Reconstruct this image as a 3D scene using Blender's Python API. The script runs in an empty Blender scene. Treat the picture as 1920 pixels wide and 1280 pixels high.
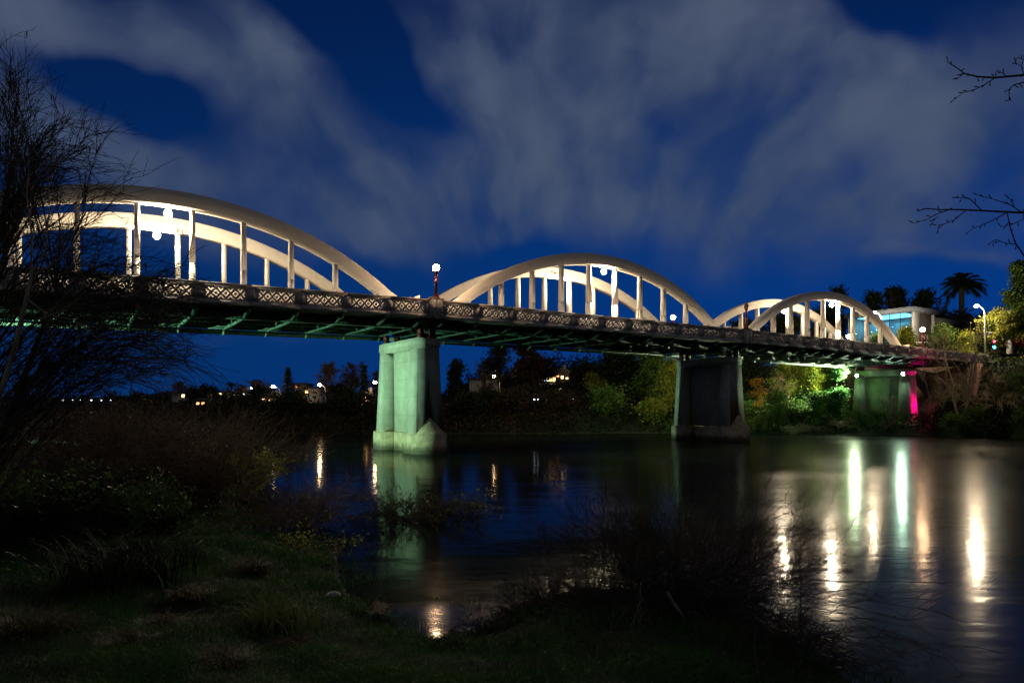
import bpy, math, numpy as np
from mathutils import Vector
rng = np.random.default_rng(7)
S = bpy.context.scene
COL = S.collection
F = 1280.0; CAMH = 3.88
# ------------------------------------------------------------------ frames
TH = math.atan2(.545, .838); CU, SU = math.cos(TH), math.sin(TH)
ORG = (-6.42, 57.05)
def at(px, py, Y): return np.array([(px-960)/F*Y, Y, CAMH+(765-py)/F*Y])
def onwater(px, py):
    Y = CAMH*F/(py-765); return np.array([(px-960)/F*Y, Y, 0.])
def B(t, v, z): return np.array([ORG[0]+CU*t-SU*v, ORG[1]+SU*t+CU*v, z])
def camber(t):
    t = np.asarray(t, float)
    return np.where(t < 0, .015*t, np.where(t > 40, -.0045*(t-40), 0.))
def U(a, b, n=None): return rng.uniform(a, b, n)
def norm(a): return a/np.maximum(np.linalg.norm(a, axis=-1, keepdims=True), 1e-9)
def sstep(a, b, x):
    t = np.clip((x-a)/(b-a), 0, 1); return t*t*(3-2*t)
# ------------------------------------------------------------------ mesh builder
class MB:
    def __init__(s): s.V = []; s.F = []; s.n = 0
    def add(s, V, Fc):
        V = np.asarray(V, float).reshape(-1, 3); Fc = np.asarray(Fc, int)
        s.V.append(V); s.F.append(Fc+s.n); s.n += len(V); return s
    def box(s, x0, x1, y0, y1, z0, z1):
        V = [(x, y, z) for z in (z0, z1) for y in (y0, y1) for x in (x0, x1)]
        return s.add(V, [(0, 2, 3, 1), (4, 5, 7, 6), (0, 1, 5, 4), (2, 6, 7, 3), (0, 4, 6, 2), (1, 3, 7, 5)])
    def hexa(s, bot, top):          # two loops of n points joined
        n = len(bot); V = list(bot)+list(top)
        s.add(V, [(i, (i+1) % n, n+(i+1) % n, n+i) for i in range(n)])
        base = s.n-2*n
        s.F.append(np.array([list(range(base+n-1, base-1, -1))])); s.F.append(np.array([list(range(base+n, base+2*n))]))
        return s
    def prism(s, poly, a0, a1):     # poly in (t,z), pushed along v
        return s.hexa([(t, a0, z) for t, z in poly], [(t, a1, z) for t, z in poly])
    def tubes(s, pts, rad, k=4, cap=False):
        pts = np.asarray(pts, float); n, m, _ = pts.shape
        rad = np.broadcast_to(np.asarray(rad, float), (n, m))
        T = norm(np.gradient(pts, axis=1))
        ref = np.where(np.abs(T[:, :1, 2:3]) > .9, np.array([1., .13, .2]), np.array([.1, .17, 1.]))
        a = norm(np.cross(T, np.broadcast_to(ref, T.shape))); b = np.cross(T, a)
        ang = np.arange(k)*2*np.pi/k
        V = pts[:, :, None]+rad[:, :, None, None]*(a[:, :, None]*np.cos(ang)[:, None]+b[:, :, None]*np.sin(ang)[:, None])
        i = (np.arange(n)*m*k)[:, None, None]; j = (np.arange(m-1)*k)[None, :, None]; q = np.arange(k)[None, None]
        q2 = (q+1) % k
        Fc = np.stack([i+j+q, i+j+q2, i+j+k+q2, i+j+k+q], -1).reshape(-1, 4)
        base = s.n
        s.add(V.reshape(-1, 3), Fc)
        if cap:
            s.F.append((np.arange(n)*m*k)[:, None]+np.arange(k)[None, ::-1]+base)
            s.F.append((np.arange(n)*m*k+(m-1)*k)[:, None]+np.arange(k)[None]+base)
        return s
    def tube(s, pts, rad, k=8, cap=True): return s.tubes(np.asarray(pts, float)[None], np.asarray(rad, float), k, cap)
    def lathe(s, prof, c=(0, 0, 0), k=14):
        r = np.array([p[0] for p in prof]); z = np.array([p[1] for p in prof]); m = len(prof)
        a = np.arange(k)*2*np.pi/k
        V = np.stack([r[:, None]*np.cos(a)+c[0], r[:, None]*np.sin(a)+c[1], np.broadcast_to(z[:, None], (m, k))+c[2]], -1)
        j = (np.arange(m-1)*k)[:, None]; q = np.arange(k)[None]; q2 = (q+1) % k
        return s.add(V, np.stack([j+q, j+q2, j+k+q2, j+k+q], -1).reshape(-1, 4))
    def ball(s, c, r, k=12, sq=1.):
        a = np.linspace(-np.pi/2, np.pi/2, 9)
        return s.lathe([(max(r*np.cos(x), 1e-3), r*sq*np.sin(x)) for x in a], c, k)
    def leaves(s, P, size, asp=.45, up=.3, fold=.15):
        P = np.asarray(P, float); n = len(P); size = np.broadcast_to(np.asarray(size, float), (n,))[:, None]
        d = norm(rng.normal(size=(n, 3))+np.array([0, 0, up])); e = norm(np.cross(d, rng.normal(size=(n, 3)))); f = np.cross(d, e)
        V = np.stack([P, P+d*size*.5+e*size*asp+f*size*fold, P+d*size, P+d*size*.5-e*size*asp+f*size*fold], 1)
        return s.add(V, np.arange(n)[:, None]*4+np.arange(4)[None])
    def blades(s, P, H, lean, w, m=4):   # curved tapering grass or flax blades
        P = np.asarray(P, float); n = len(P); H = np.broadcast_to(np.asarray(H, float), (n,)); a = U(0, 2*np.pi, n)
        lean = np.broadcast_to(np.asarray(lean, float), (n,))*U(.4, 1.3, n)
        q = np.linspace(0, 1, m); d = np.stack([np.cos(a), np.sin(a), 0*a], 1); e = np.stack([-np.sin(a), np.cos(a), 0*a], 1)
        c = P[:, None]+d[:, None]*(H*lean)[:, None, None]*(q**1.8)[None, :, None]
        c[:, :, 2] += H[:, None]*(q-.35*lean[:, None]*q**2.6)
        hw = (np.broadcast_to(np.asarray(w, float), (n,))[:, None]*(1-q**1.6*.95)[None])[:, :, None]
        V = np.stack([c-e[:, None]*hw, c+e[:, None]*hw], 2)
        i = (np.arange(n)*m*2)[:, None]; j = (np.arange(m-1)*2)[None]
        return s.add(V, np.stack([i+j, i+j+1, i+j+3, i+j+2], -1).reshape(-1, 4))
    def build(s, name, mat, parent=None, cam=False, smooth=False, loc=None):
        V = np.concatenate(s.V)
        if cam: V = V.copy(); V[:, 2] += camber(V[:, 0])
        if loc is not None: V = V-np.asarray(loc)
        me = bpy.data.meshes.new(name)
        me.vertices.add(len(V)); me.vertices.foreach_set('co', V.astype(np.float32).ravel())
        tot = np.concatenate([np.full(len(f), f.shape[1]) for f in s.F]); idx = np.concatenate([f.ravel() for f in s.F])
        me.loops.add(len(idx)); me.loops.foreach_set('vertex_index', idx.astype(np.int32))
        me.polygons.add(len(tot)); me.polygons.foreach_set('loop_start', np.concatenate([[0], np.cumsum(tot)[:-1]]).astype(np.int32))
        if smooth: me.polygons.foreach_set('use_smooth', np.ones(len(tot), bool))
        me.update(calc_edges=True); me.validate()
        me.materials.append(mat)
        o = bpy.data.objects.new(name, me); COL.objects.link(o)
        if parent is not None: o.parent = parent
        if loc is not None and parent is None: o.location = loc
        return o
def tag(o, label, cat, group=None):
    o['label'] = label; o['category'] = cat
    if group: o['group'] = group
    return o
def thing(name, label, cat, loc=(0, 0, 0), rz=0, group=None):
    o = bpy.data.objects.new(name, None); COL.objects.link(o); o.empty_display_size = .2
    o.location = [float(x) for x in loc]; o.rotation_euler = (0, 0, rz)
    return tag(o, label, cat, group)
# ------------------------------------------------------------------ materials
def nt(name):
    m = bpy.data.materials.new(name); m.use_nodes = True; t = m.node_tree
    return m, t, t.nodes['Principled BSDF']
def N(t, typ, **kw):
    n = t.nodes.new(typ)
    for k, v in kw.items():
        if k in ('operation', 'blend_type', 'data_type', 'noise_dimensions', 'feature', 'musgrave_type', 'vector_type', 'interpolation_type', 'wave_type', 'bands_direction', 'clamp'): setattr(n, k, v)
        else: n.inputs[int(k[1:]) if k[0] == 'i' and k[1:].isdigit() else k.replace('_', ' ')].default_value = v
    return n
def M(t, op, a, b=None, c=None, clamp=False):
    n = t.nodes.new('ShaderNodeMath'); n.operation = op; n.use_clamp = clamp
    for i, x in enumerate((a, b, c)):
        if x is None: continue
        if isinstance(x, (int, float)): n.inputs[i].default_value = x
        else: t.links.new(x, n.inputs[i])
    return n.outputs[0]
def mixc(t, fac, a, b, bt='MIX'):
    n = t.nodes.new('ShaderNodeMix'); n.data_type = 'RGBA'; n.blend_type = bt
    for sock, x in ((n.inputs[0], fac), (n.inputs[6], a), (n.inputs[7], b)):
        if isinstance(x, (int, float)): sock.default_value = x
        elif isinstance(x, tuple): sock.default_value = (*x, 1) if len(x) == 3 else x
        else: t.links.new(x, sock)
    return n.outputs[2]
def ramp(t, fac, lo, hi):
    n = t.nodes.new('ShaderNodeMapRange'); n.interpolation_type = 'SMOOTHSTEP'
    t.links.new(fac, n.inputs[0]); n.inputs[1].default_value = lo; n.inputs[2].default_value = hi
    return n.outputs[0]
def noise(t, vec, scale, detail=4, rough=.55, stretch=None):
    if stretch:
        mp = t.nodes.new('ShaderNodeMapping'); mp.inputs['Scale'].default_value = stretch; t.links.new(vec, mp.inputs[0]); vec = mp.outputs[0]
    n = t.nodes.new('ShaderNodeTexNoise'); n.inputs['Scale'].default_value = scale; n.inputs['Detail'].default_value = detail; n.inputs['Roughness'].default_value = rough
    t.links.new(vec, n.inputs['Vector']); return n.outputs[0]
def bump(t, h, strength, dist, bs):
    b = t.nodes.new('ShaderNodeBump'); b.inputs['Strength'].default_value = strength; b.inputs['Distance'].default_value = dist
    t.links.new(h, b.inputs['Height']); t.links.new(b.outputs[0], bs.inputs['Normal'])
def plain(name, c1, c2=None, rough=.6, scale=3., metal=0., bmp=.15, stretch=None):
    m, t, bs = nt(name); co = t.nodes.new('ShaderNodeTexCoord').outputs['Object']
    f = noise(t, co, scale, 5, .6, stretch)
    c2 = c2 or tuple(x*.7 for x in c1)
    t.links.new(mixc(t, ramp(t, f, .35, .68), c1, c2), bs.inputs['Base Color'])
    bs.inputs['Roughness'].default_value = rough; bs.inputs['Metallic'].default_value = metal
    if bmp: bump(t, noise(t, co, scale*6, 3), bmp, .02, bs)
    return m
def leafmat(name, c1, c2, c3=None, rough=.55, tl=.25):
    m, t, bs = nt(name); g = t.nodes.new('ShaderNodeNewGeometry')
    r = g.outputs['Random Per Island']
    c = mixc(t, r, c1, c2)
    if c3:
        c = mixc(t, ramp(t, noise(t, t.nodes.new('ShaderNodeTexCoord').outputs['Object'], .55, 3), .48, .62), c, c3)
    t.links.new(c, bs.inputs['Base Color']); bs.inputs['Roughness'].default_value = rough; bs.inputs['Specular IOR Level'].default_value = .15
    tr = t.nodes.new('ShaderNodeBsdfTranslucent'); t.links.new(c, tr.inputs[0])
    mx = t.nodes.new('ShaderNodeMixShader'); mx.inputs[0].default_value = tl
    t.links.new(bs.outputs[0], mx.inputs[1]); t.links.new(tr.outputs[0], mx.inputs[2])
    t.links.new(mx.outputs[0], t.nodes['Material Output'].inputs[0])
    return m
def emit(name, col, st):
    m, t, bs = nt(name)
    bs.inputs['Base Color'].default_value = (.6, .6, .6, 1)
    bs.inputs['Emission Color'].default_value = (*col, 1); bs.inputs['Emission Strength'].default_value = st
    return m
def concrete(name, c1, c2, stain=False, scale=.8, k=1.):
    m, t, bs = nt(name); co = t.nodes.new('ShaderNodeTexCoord').outputs['Object']
    big = noise(t, co, scale, 6, .65); drip = noise(t, co, 2.2, 4, .6, (1, 1, .12)); fine = noise(t, co, 22, 3)
    c = mixc(t, ramp(t, big, .35, .7), c1, c2)
    c = mixc(t, M(t, 'MULTIPLY', ramp(t, drip, .52, .75), .45*k), c, tuple(x*.35 for x in c2))
    c = mixc(t, M(t, 'MULTIPLY', ramp(t, fine, .6, .75), .3*k), c, tuple(x*.5 for x in c1))
    # board marks left by the formwork
    sz = t.nodes.new('ShaderNodeSeparateXYZ'); t.links.new(co, sz.inputs[0])
    fr = M(t, 'FRACT', M(t, 'MULTIPLY', sz.outputs[2], .62)); c = mixc(t, M(t, 'MULTIPLY', M(t, 'LESS_THAN', fr, .035), .3*k), c, tuple(x*.45 for x in c2))
    if k == 1.:      # tide line and silt above the water
        tl = M(t, 'ADD', sz.outputs[2], M(t, 'MULTIPLY', M(t, 'SUBTRACT', noise(t, co, 1.5, 4), .5), .8))
        c = mixc(t, M(t, 'MULTIPLY', ramp(t, tl, .95, .2), .9), c, (.05, .042, .022))
    if stain:
        sx = t.nodes.new('ShaderNodeSeparateXYZ'); t.links.new(co, sx.inputs[0])
        nz = M(t, 'MULTIPLY', M(t, 'SUBTRACT', noise(t, co, 1.3, 5, .65, (2, 1, .35)), .5), 1.3)
        x = M(t, 'ABSOLUTE', M(t, 'ADD', M(t, 'SUBTRACT', sx.outputs[0], .12), M(t, 'MULTIPLY', nz, .3)))
        wd = M(t, 'MULTIPLY', M(t, 'SUBTRACT', 8.2, sx.outputs[2]), .105)
        e = M(t, 'SUBTRACT', wd, x)
        c = mixc(t, M(t, 'MULTIPLY', ramp(t, e, -.05, .3), .93), c, (.012, .012, .012))
        rx = M(t, 'ADD', M(t, 'SUBTRACT', M(t, 'ABSOLUTE', M(t, 'SUBTRACT', sx.outputs[0], .1)), .85), nz)
        rz = ramp(t, M(t, 'ADD', sx.outputs[2], M(t, 'MULTIPLY', nz, 3)), 6.5, 3.5)
        c = mixc(t, M(t, 'MULTIPLY', M(t, 'MULTIPLY', ramp(t, rx, -.1, .25), rz), .8), c, (.1, .03, .01))
    t.links.new(c, bs.inputs['Base Color']); bs.inputs['Roughness'].default_value = .8
    bump(t, M(t, 'ADD', fine, M(t, 'MULTIPLY', big, 2)), .3, .02, bs)
    return m
mCream = concrete('cream_painted_concrete', (.84, .79, .70), (.79, .73, .63), scale=.4, k=.16)
mPara = concrete('grey_parapet_concrete', (.46, .44, .43), (.36, .345, .34), scale=.7, k=.7)
mPier = concrete('pier_concrete', (.5, .5, .42), (.38, .38, .31))
mPierEnd = concrete('stained_pier_concrete', (.3, .3, .28), (.2, .2, .19), stain=True)
mPlinth = concrete('plinth_concrete', (.62, .50, .33), (.36, .28, .18), scale=1.3)  # warm tone in the colour stands in for warm light on the pier foot
mSteel = plain('green_steel_paint', (.040, .095, .062), (.022, .055, .038), .5, 1.2)
mSlab = concrete('slab_concrete', (.035, .036, .034), (.02, .021, .02))  # near-black colour stands in for the shade under the deck
mPipe = plain('green_pipe_paint', (.09, .15, .10), (.06, .10, .06), .5, 1.)
mBear = plain('dark_red_bearing_paint', (.10, .012, .012), None, .5)
mRed = plain('red_lamp_post_paint', (.32, .035, .015), (.2, .02, .012), .4, 4)
mDark = plain('dark_metal', (.03, .03, .032), None, .45, 4, .3)
mWhiteMetal = plain('white_metal', (.6, .6, .58), None, .4, 4)
mAsphalt = plain('asphalt', (.05, .05, .05), (.035, .035, .035), .9, 6)
mWarm = emit('warm_arch_lamp', (1, .80, .54), 1900)
mPost = emit('warm_globe', (1, .64, .36), 420)
mOff = plain('unlit_globe', (.3, .22, .18), None, .3)
mGreenL = emit('green_white_floodlight', (.62, 1, .74), 330)
mStrip = emit('warm_light_strip', (1, .78, .54), 22)
mMag = emit('magenta_floodlight', (1, .0, .2), 200)
mBark = plain('bark', (.055, .042, .03), (.03, .022, .016), .9, 9, 0, .5)
mPaleBark = plain('pale_bark', (.36, .31, .25), (.16, .135, .11), .85, 9, 0, .4, (1, 1, .3))
mTwig = plain('dark_twig', (.075, .055, .038), (.04, .03, .022), .85, 4, 0, 0)
mRedTwig = plain('red_brown_twig', (.23, .145, .085), (.12, .075, .045), .85, 2, 0, 0)
mBareTwig = plain('grey_brown_twig', (.11, .085, .065), (.06, .047, .036), .85, 2, 0, 0)
mPaleTwig = plain('pale_twig', (.40, .30, .18), (.22, .155, .085), .85, 2, 0, 0)
mBrick = plain('pink_brown_brick', (.34, .2, .16), (.25, .14, .11), .85, 3)
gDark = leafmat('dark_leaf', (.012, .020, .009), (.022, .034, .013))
gMid = leafmat('mid_green_leaf', (.06, .12, .02), (.11, .18, .03), (.03, .06, .02))
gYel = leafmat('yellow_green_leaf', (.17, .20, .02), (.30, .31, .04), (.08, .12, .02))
gLit = leafmat('brightened_yellow_leaf', (.28, .3, .05), (.42, .42, .10), (.16, .2, .04), tl=.5)  # yellow leaf, its colour brightened to stand in for lamp light
gBright = leafmat('bright_green_leaf', (.05, .16, .05), (.12, .25, .07), (.03, .09, .03))
gOr = leafmat('orange_leaf', (.24, .11, .015), (.3, .18, .02))
gFlax = leafmat('flax_blade', (.08, .12, .025), (.2, .22, .05))
gGrass = leafmat('grass_blade', (.028, .12, .008), (.06, .18, .016), (.045, .085, .018))
gDry = leafmat('dry_grass_blade', (.10, .065, .025), (.05, .05, .015))
gRust = leafmat('reddish_leaf', (.035, .018, .011), (.05, .028, .015), (.016, .017, .009))
gMagLeaf = leafmat('shrub_leaf_by_column', (.14, .12, .07), (.22, .18, .1))
# ------------------------------------------------------------------ terrain
NEAR = np.array([(60, -60), (9, -10), (6.2, 3), (5.0, 8.), (4.8, 9.8), (4.7, 12), (3.9, 13.6), (2.4, 14.6), (1.2, 14.3), (.3, 13.2), (-.6, 12.), (-1.3, 11.5), (-2., 12), (-3.2, 13.8), (-3.9, 15.5), (-4.6, 18), (-5.5, 20),
    (-8.2, 21.5), (-9, 24), (-11, 27), (-13.5, 33), (-14.8, 38), (-18, 46), (-27, 58), (-40, 70), (-62, 82), (-300, 110), (-300, -60)], float)
FAR = np.array([(400, -60), (170, 20), (120, 58), (90, 82), (76, 90), (63, 96.5), (53, 100.5), (40, 104), (24, 106), (0, 104), (-25, 103), (-45, 104), (-80, 110), (-1500, 300), (-1500, 3000), (1500, 3000), (1500, -60)], float)
def sdist(P, poly):
    A = poly; Bv = np.roll(poly, -1, 0); best = np.full(len(P), 1e18); ins = np.zeros(len(P), bool)
    for a, b in zip(A, Bv):
        e = b-a; w = P-a; q = np.clip((w@e)/(e@e), 0, 1)
        best = np.minimum(best, ((w-q[:, None]*e)**2).sum(1))
        c = ((a[1] > P[:, 1]) != (b[1] > P[:, 1]))
        ins ^= c & (P[:, 0] < (b[0]-a[0])*(P[:, 1]-a[1])/(b[1]-a[1]+1e-12)+a[0])
    d = np.sqrt(best); return np.where(ins, d, -d)
def lump(x, y, s): return (np.sin(x*1.7/s+1.3*np.sin(y*1.1/s))+np.sin(y*2.1/s+1.7*np.sin(x*.9/s+2))+np.sin((x+y)*1.3/s+.5))/3
def height(x, y):
    x = np.asarray(x, float); y = np.asarray(y, float); sh = x.shape; P = np.stack([x.ravel(), y.ravel()], 1)
    dn = sdist(P, NEAR); df = sdist(P, FAR); X, Y = P[:, 0], P[:, 1]
    hn = .15*np.clip(dn, 0, 9)+.05*np.clip(dn-9, 0, 20)+1.25*sstep(7., 1.5, Y)*sstep(6, 3, np.abs(X)-0*X)+.07*lump(X, Y, .45)*sstep(0, 1.2, dn)+.12*lump(X, Y, 1.3)*sstep(0, 2., dn)
    wr = sstep(40, 66, X); wm = sstep(-22, 15, X)
    dd = np.clip(df, 0, None)
    hf = (1-wr)*((2.2+1.2*wm)*(1-np.exp(-dd/7))+(.04+.055*wm)*np.clip(dd, 0, 160))+wr*(11.4*(1-np.exp(-dd/8))+.045*np.clip(dd, 0, 130))+.35*lump(X, Y, 3.)*sstep(0, 5, dd)
    tt = (X-ORG[0])*CU+(Y-ORG[1])*SU; vv = -(X-ORG[0])*SU+(Y-ORG[1])*CU
    cut = sstep(-20, -8, vv)*sstep(16, 12.5, vv)*sstep(99.5, 97, tt)*sstep(70, 80, tt)
    hf = hf*(1-cut)+np.minimum(hf, 1.4+.12*np.clip(tt-80, 0, 30))*cut
    h = np.where(dn > 0, hn, np.where(df > 0, hf, -np.minimum(1.6, .35*np.minimum(-dn, -df))))
    return h.reshape(sh)
def gz(x, y): return float(height(np.array([x]), np.array([y]))[0])
def axis(segs):
    out = []
    for a, b, st in segs: out += list(np.arange(a, b, st))
    return np.array(out)
gx = axis([(-1500, -300, 120), (-300, -60, 12), (-60, -16, 2), (-16, -9, .5), (-9, 7, .16), (7, 20, .8), (20, 120, 2.2), (120, 300, 12), (300, 1501, 120)])
gy = axis([(-60, 0, 4), (0, 5, .7), (5, 16, .14), (16, 30, .35), (30, 80, 1.5), (80, 170, 1.8), (170, 300, 10), (300, 3001, 150)])
GX, GY = np.meshgrid(gx, gy); GZ = height(GX, GY)
mb = MB(); nx, ny = len(gx), len(gy)
ii = (np.arange(ny-1)*nx)[:, None]+np.arange(nx-1)[None]
mb.add(np.stack([GX, GY, GZ], -1), np.stack([ii, ii+1, ii+nx+1, ii+nx], -1).reshape(-1, 4))
m, t, bs = nt('bank_soil'); co = t.nodes.new('ShaderNodeTexCoord').outputs['Object']
c = mixc(t, ramp(t, noise(t, co, .9, 6, .65), .4, .62), (.012, .034, .007), (.019, .026, .009))
c = mixc(t, ramp(t, noise(t, co, 7, 4), .45, .7), c, (.018, .022, .008)); t.links.new(c, bs.inputs['Base Color']); bs.inputs['Roughness'].default_value = .95
bump(t, noise(t, co, 14, 5, .7), .6, .05, bs)
o = mb.build('ground', m, smooth=True); o['kind'] = 'structure'
# water
mb = MB(); mb.add([(-1500, -60, 0), (1500, -60, 0), (1500, 1200, 0), (-1500, 1200, 0)], [(0, 1, 2, 3)])
m, t, bs = nt('river_water'); co = t.nodes.new('ShaderNodeTexCoord').outputs['Object']
bs.inputs['Base Color'].default_value = (.006, .010, .007, 1); bs.inputs['IOR'].default_value = 1.33
rip = noise(t, co, .22, 3, .5, (1, 1, 1)); cur = noise(t, co, .05, 3, .6, (1.0, 2.2, 1))
sxw = t.nodes.new('ShaderNodeSeparateXYZ'); t.links.new(co, sxw.inputs[0]); run = ramp(t, M(t, 'ADD', sxw.outputs[0], M(t, 'MULTIPLY', cur, 14)), 6, 26)
t.links.new(M(t, 'ADD', M(t, 'ADD', .08, M(t, 'MULTIPLY', run, .095)), M(t, 'MULTIPLY', ramp(t, cur, .4, .65), .04)), bs.inputs['Roughness'])
df_ = t.nodes.new('ShaderNodeBsdfDiffuse'); df_.inputs[0].default_value = (.008, .010, .006, 1); mw = t.nodes.new('ShaderNodeMixShader'); mw.inputs[0].default_value = .40
t.links.new(bs.outputs[0], mw.inputs[1]); t.links.new(df_.outputs[0], mw.inputs[2]); t.links.new(mw.outputs[0], t.nodes['Material Output'].inputs[0])
h = M(t, 'ADD', M(t, 'MULTIPLY', noise(t, co, .55, 3, .5, (.55, 1.25, 1)), 1.), M(t, 'MULTIPLY', noise(t, co, 2.4, 3, .6, (.6, 1.3, 1)), M(t, 'ADD', .05, M(t, 'MULTIPLY', run, .35))))
bump(t, h, .20, .10, bs)
o = mb.build('river', m); o['kind'] = 'structure'
# ------------------------------------------------------------------ bridge
BR = thing('arch_bridge', 'long cream concrete bridge of three tied arches on tall piers across the river', 'bridge', (ORG[0], ORG[1], 0), TH)
W = 11.7; SPANS = (-20, 20, 60); VA = {'near': 2.1, 'far': 9.8}
def circ(d): return 27-np.sqrt(27**2-np.minimum(np.abs(d), 26.)**2)
def ztop(d): return 19.45-circ(d)+.34*np.clip(np.abs(d)-16.8, 0, None)**2*(np.abs(d) < 25)
def zbot(d): return 18.35-circ(d)
HANG = [(-20+x) for x in np.arange(-4.5, 5, 1)*3.48] if False else None
def letters(mbx, t0, z0, hgt, word, v):
    G = {'D': [[(0, 0), (0, 1), (.5, .85), (.6, .5), (.5, .15), (0, 0)]], 'E': [[(.6, 1), (0, 1), (0, 0), (.6, 0)], [(0, .5), (.5, .5)]],
         'S': [[(.6, .9), (.2, 1), (0, .75), (.55, .35), (.4, 0), (0, .1)]], 'R': [[(0, 0), (0, 1), (.55, .85), (.5, .55), (0, .5), (.6, 0)]], 'A': [[(0, 0), (.3, 1), (.6, 0)], [(.1, .4), (.5, .4)]], 'M': [[(0, 0), (.1, 1), (.35, .4), (.6, 1), (.7, 0)]]}
    for ch, k in word:
        for st in G[ch]:
            mbx.tube([(t0+(k+p[0])*hgt*.8, v, z0+p[1]*hgt-.06*k) for p in st], .03, 4)
for si, mid in enumerate(SPANS):
    for side, vc in VA.items():
        d = np.linspace(-19.4, 19.4, 61)
        zt = np.maximum(ztop(d), 11.6); zb = np.maximum(zbot(d), 11.5); zb = np.minimum(zb, zt-.05)
        mb = MB(); hw = .45
        ring = np.stack([np.stack([d+mid, 0*d+v, z], -1) for v, z in ((vc-hw+.05, zt), (vc-hw, zt-.08), (vc-hw, zb+.1), (vc-hw+.07, zb), (vc+hw-.07, zb), (vc+hw, zb+.1), (vc+hw, zt-.08), (vc+hw-.05, zt))], 1)
        n = len(d); i = (np.arange(n-1)*8)[:, None]; q = np.arange(8)[None]; q2 = (q+1) % 8
        mb.add(ring, np.stack([i+q, i+q2, i+8+q2, i+8+q], -1).reshape(-1, 4))
        ar = mb.build('arch', mCream, BR, cam=True)
        ar['label'] = ('near ' if side == 'near' else 'far ')+('left', 'middle', 'right')[si]+' arch rib'
        for k in range(-5, 5):
            tt = (k+.5)*3.48; zt_ = float(zbot(np.array(tt)))+.05
            if zt_ < 12.3: continue
            wt, wb, z0 = .22, .22+.02*(zt_-11.7), 11.72; u = .17
            hb = MB(); x = mid+tt
            zs = z0+(zt_-z0)*.42
            def ww(z): return wt+(wb-wt)*(zt_-z)/(zt_-z0)
            # upper solid length, two lower legs with a slot between them and a thin web closing the slot
            hb.hexa([(x-u, vc-ww(zs), zs), (x+u, vc-ww(zs), zs), (x+u, vc+ww(zs), zs), (x-u, vc+ww(zs), zs)], [(x-u*.9, vc-wt, zt_), (x+u*.9, vc-wt, zt_), (x+u*.9, vc+wt, zt_), (x-u*.9, vc+wt, zt_)])
            for sg in (-1, 1):
                a0, a1 = sorted((vc+sg*.06, vc+sg*ww(zs))); b0, b1 = sorted((vc+sg*.06, vc+sg*wb))
                hb.hexa([(x-u, b0, z0), (x+u, b0, z0), (x+u, b1, z0), (x-u, b1, z0)], [(x-u, a0, zs), (x+u, a0, zs), (x+u, a1, zs), (x-u, a1, zs)])
            hb.box(x-.06, x+.06, vc-.06, vc+.06, z0, zs)
            hb.build('hanger', mCream, ar, cam=True)
        if side == 'far' and si < 2:
            gb = MB()
            if si == 0: letters(gb, -18.5, 18.25, .36, [('D', 0), ('E', .85), ('R', 1.75), ('A', 2.6)], vc-hw-.012)
            else: letters(gb, 18.9, 18.78, .26, [('D', 0), ('S', .95), ('A', 1.8), ('M', 2.6)], vc-hw-.012)
            gb.build('graffiti', plain('red_spray_paint_%d' % si, (.35, .07, .05), None, .7), ar, cam=True)
# deck slab, roadway, footpaths (butted, not overlapping)
TE = 100.
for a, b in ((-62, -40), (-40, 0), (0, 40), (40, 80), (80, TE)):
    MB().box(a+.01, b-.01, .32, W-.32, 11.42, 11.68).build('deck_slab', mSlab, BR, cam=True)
mb = MB()
for a, b in ((-62, -40), (-40, 0), (0, 40), (40, 80), (80, TE)): mb.box(a, b, 2.75, W-2.75, 11.685, 11.72)
mb.build('roadway', mAsphalt, BR, cam=True)
for v0, v1 in ((.34, 2.75), (W-2.75, W-.34)):
    mb = MB()
    for a, b in ((-62, -40), (-40, 0), (0, 40), (40, 80), (80, TE)): mb.box(a, b, v0+.002, v1-.002, 11.684, 11.84)
    mb.build('footpath', mPara, BR, cam=True)
# parapets
def lattice(t0, t1, vs, sg):
    """pierced panel between t0 and t1; vs = outer face, sg = direction into the bridge"""
    p = MB(); a0, a1 = sorted((vs+sg*.06, vs+sg*.19)); zl, zh = 11.88, 12.60; zb_, zt_ = 11.78, 12.68
    n = 4; cw = .65; L = n*cw; c0 = (t0+t1)/2-L/2
    p.box(t0, c0, a0, a1, zb_, zt_).box(c0+L, t1, a0, a1, zb_, zt_).box(c0, c0+L, a0, a1, zb_, zl).box(c0, c0+L, a0, a1, zh, zt_)
    a, b = cw/2, (zh-zl)/2; bt = .10; tr = .215
    for k in range(n):
        cx, cz = c0+(k+.5)*cw, (zl+zh)/2
        p.prism([(cx-a, cz-b), (cx-a+bt, cz-b), (cx+a, cz+b-bt*b/a), (cx+a, cz+b), (cx+a-bt, cz+b), (cx-a, cz-b+bt*b/a)], a0, a1)
        q = bt*.5
        p.prism([(cx-a, cz+b-bt*b/a), (cx-q-.0, cz+.0), (cx, cz+q*b/a), (cx-a+bt, cz+b), (cx-a, cz+b)], a0, a1)
        p.prism([(cx+a, cz-b+bt*b/a), (cx+q, cz), (cx, cz-q*b/a), (cx+a-bt, cz-b), (cx+a, cz-b)], a0, a1)
        h = (a-tr)*b/a
        p.prism([(cx-a+tr, cz+b), (cx, cz+b-h), (cx+a-tr, cz+b)], a0, a1).prism([(cx-a+tr, cz-b), (cx, cz-b+h), (cx+a-tr, cz-b)], a0, a1)
        g = tr*b/a; w2 = (b-g)*a/b
        p.prism([(cx-a, cz-b+g), (cx-a+w2, cz), (cx-a, cz+b-g)], a0, a1).prism([(cx+a, cz-b+g), (cx+a-w2, cz), (cx+a, cz+b-g)], a0, a1)
    return p
PT = [-60, -40, 0, 40, 80, TE+.0]
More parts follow.
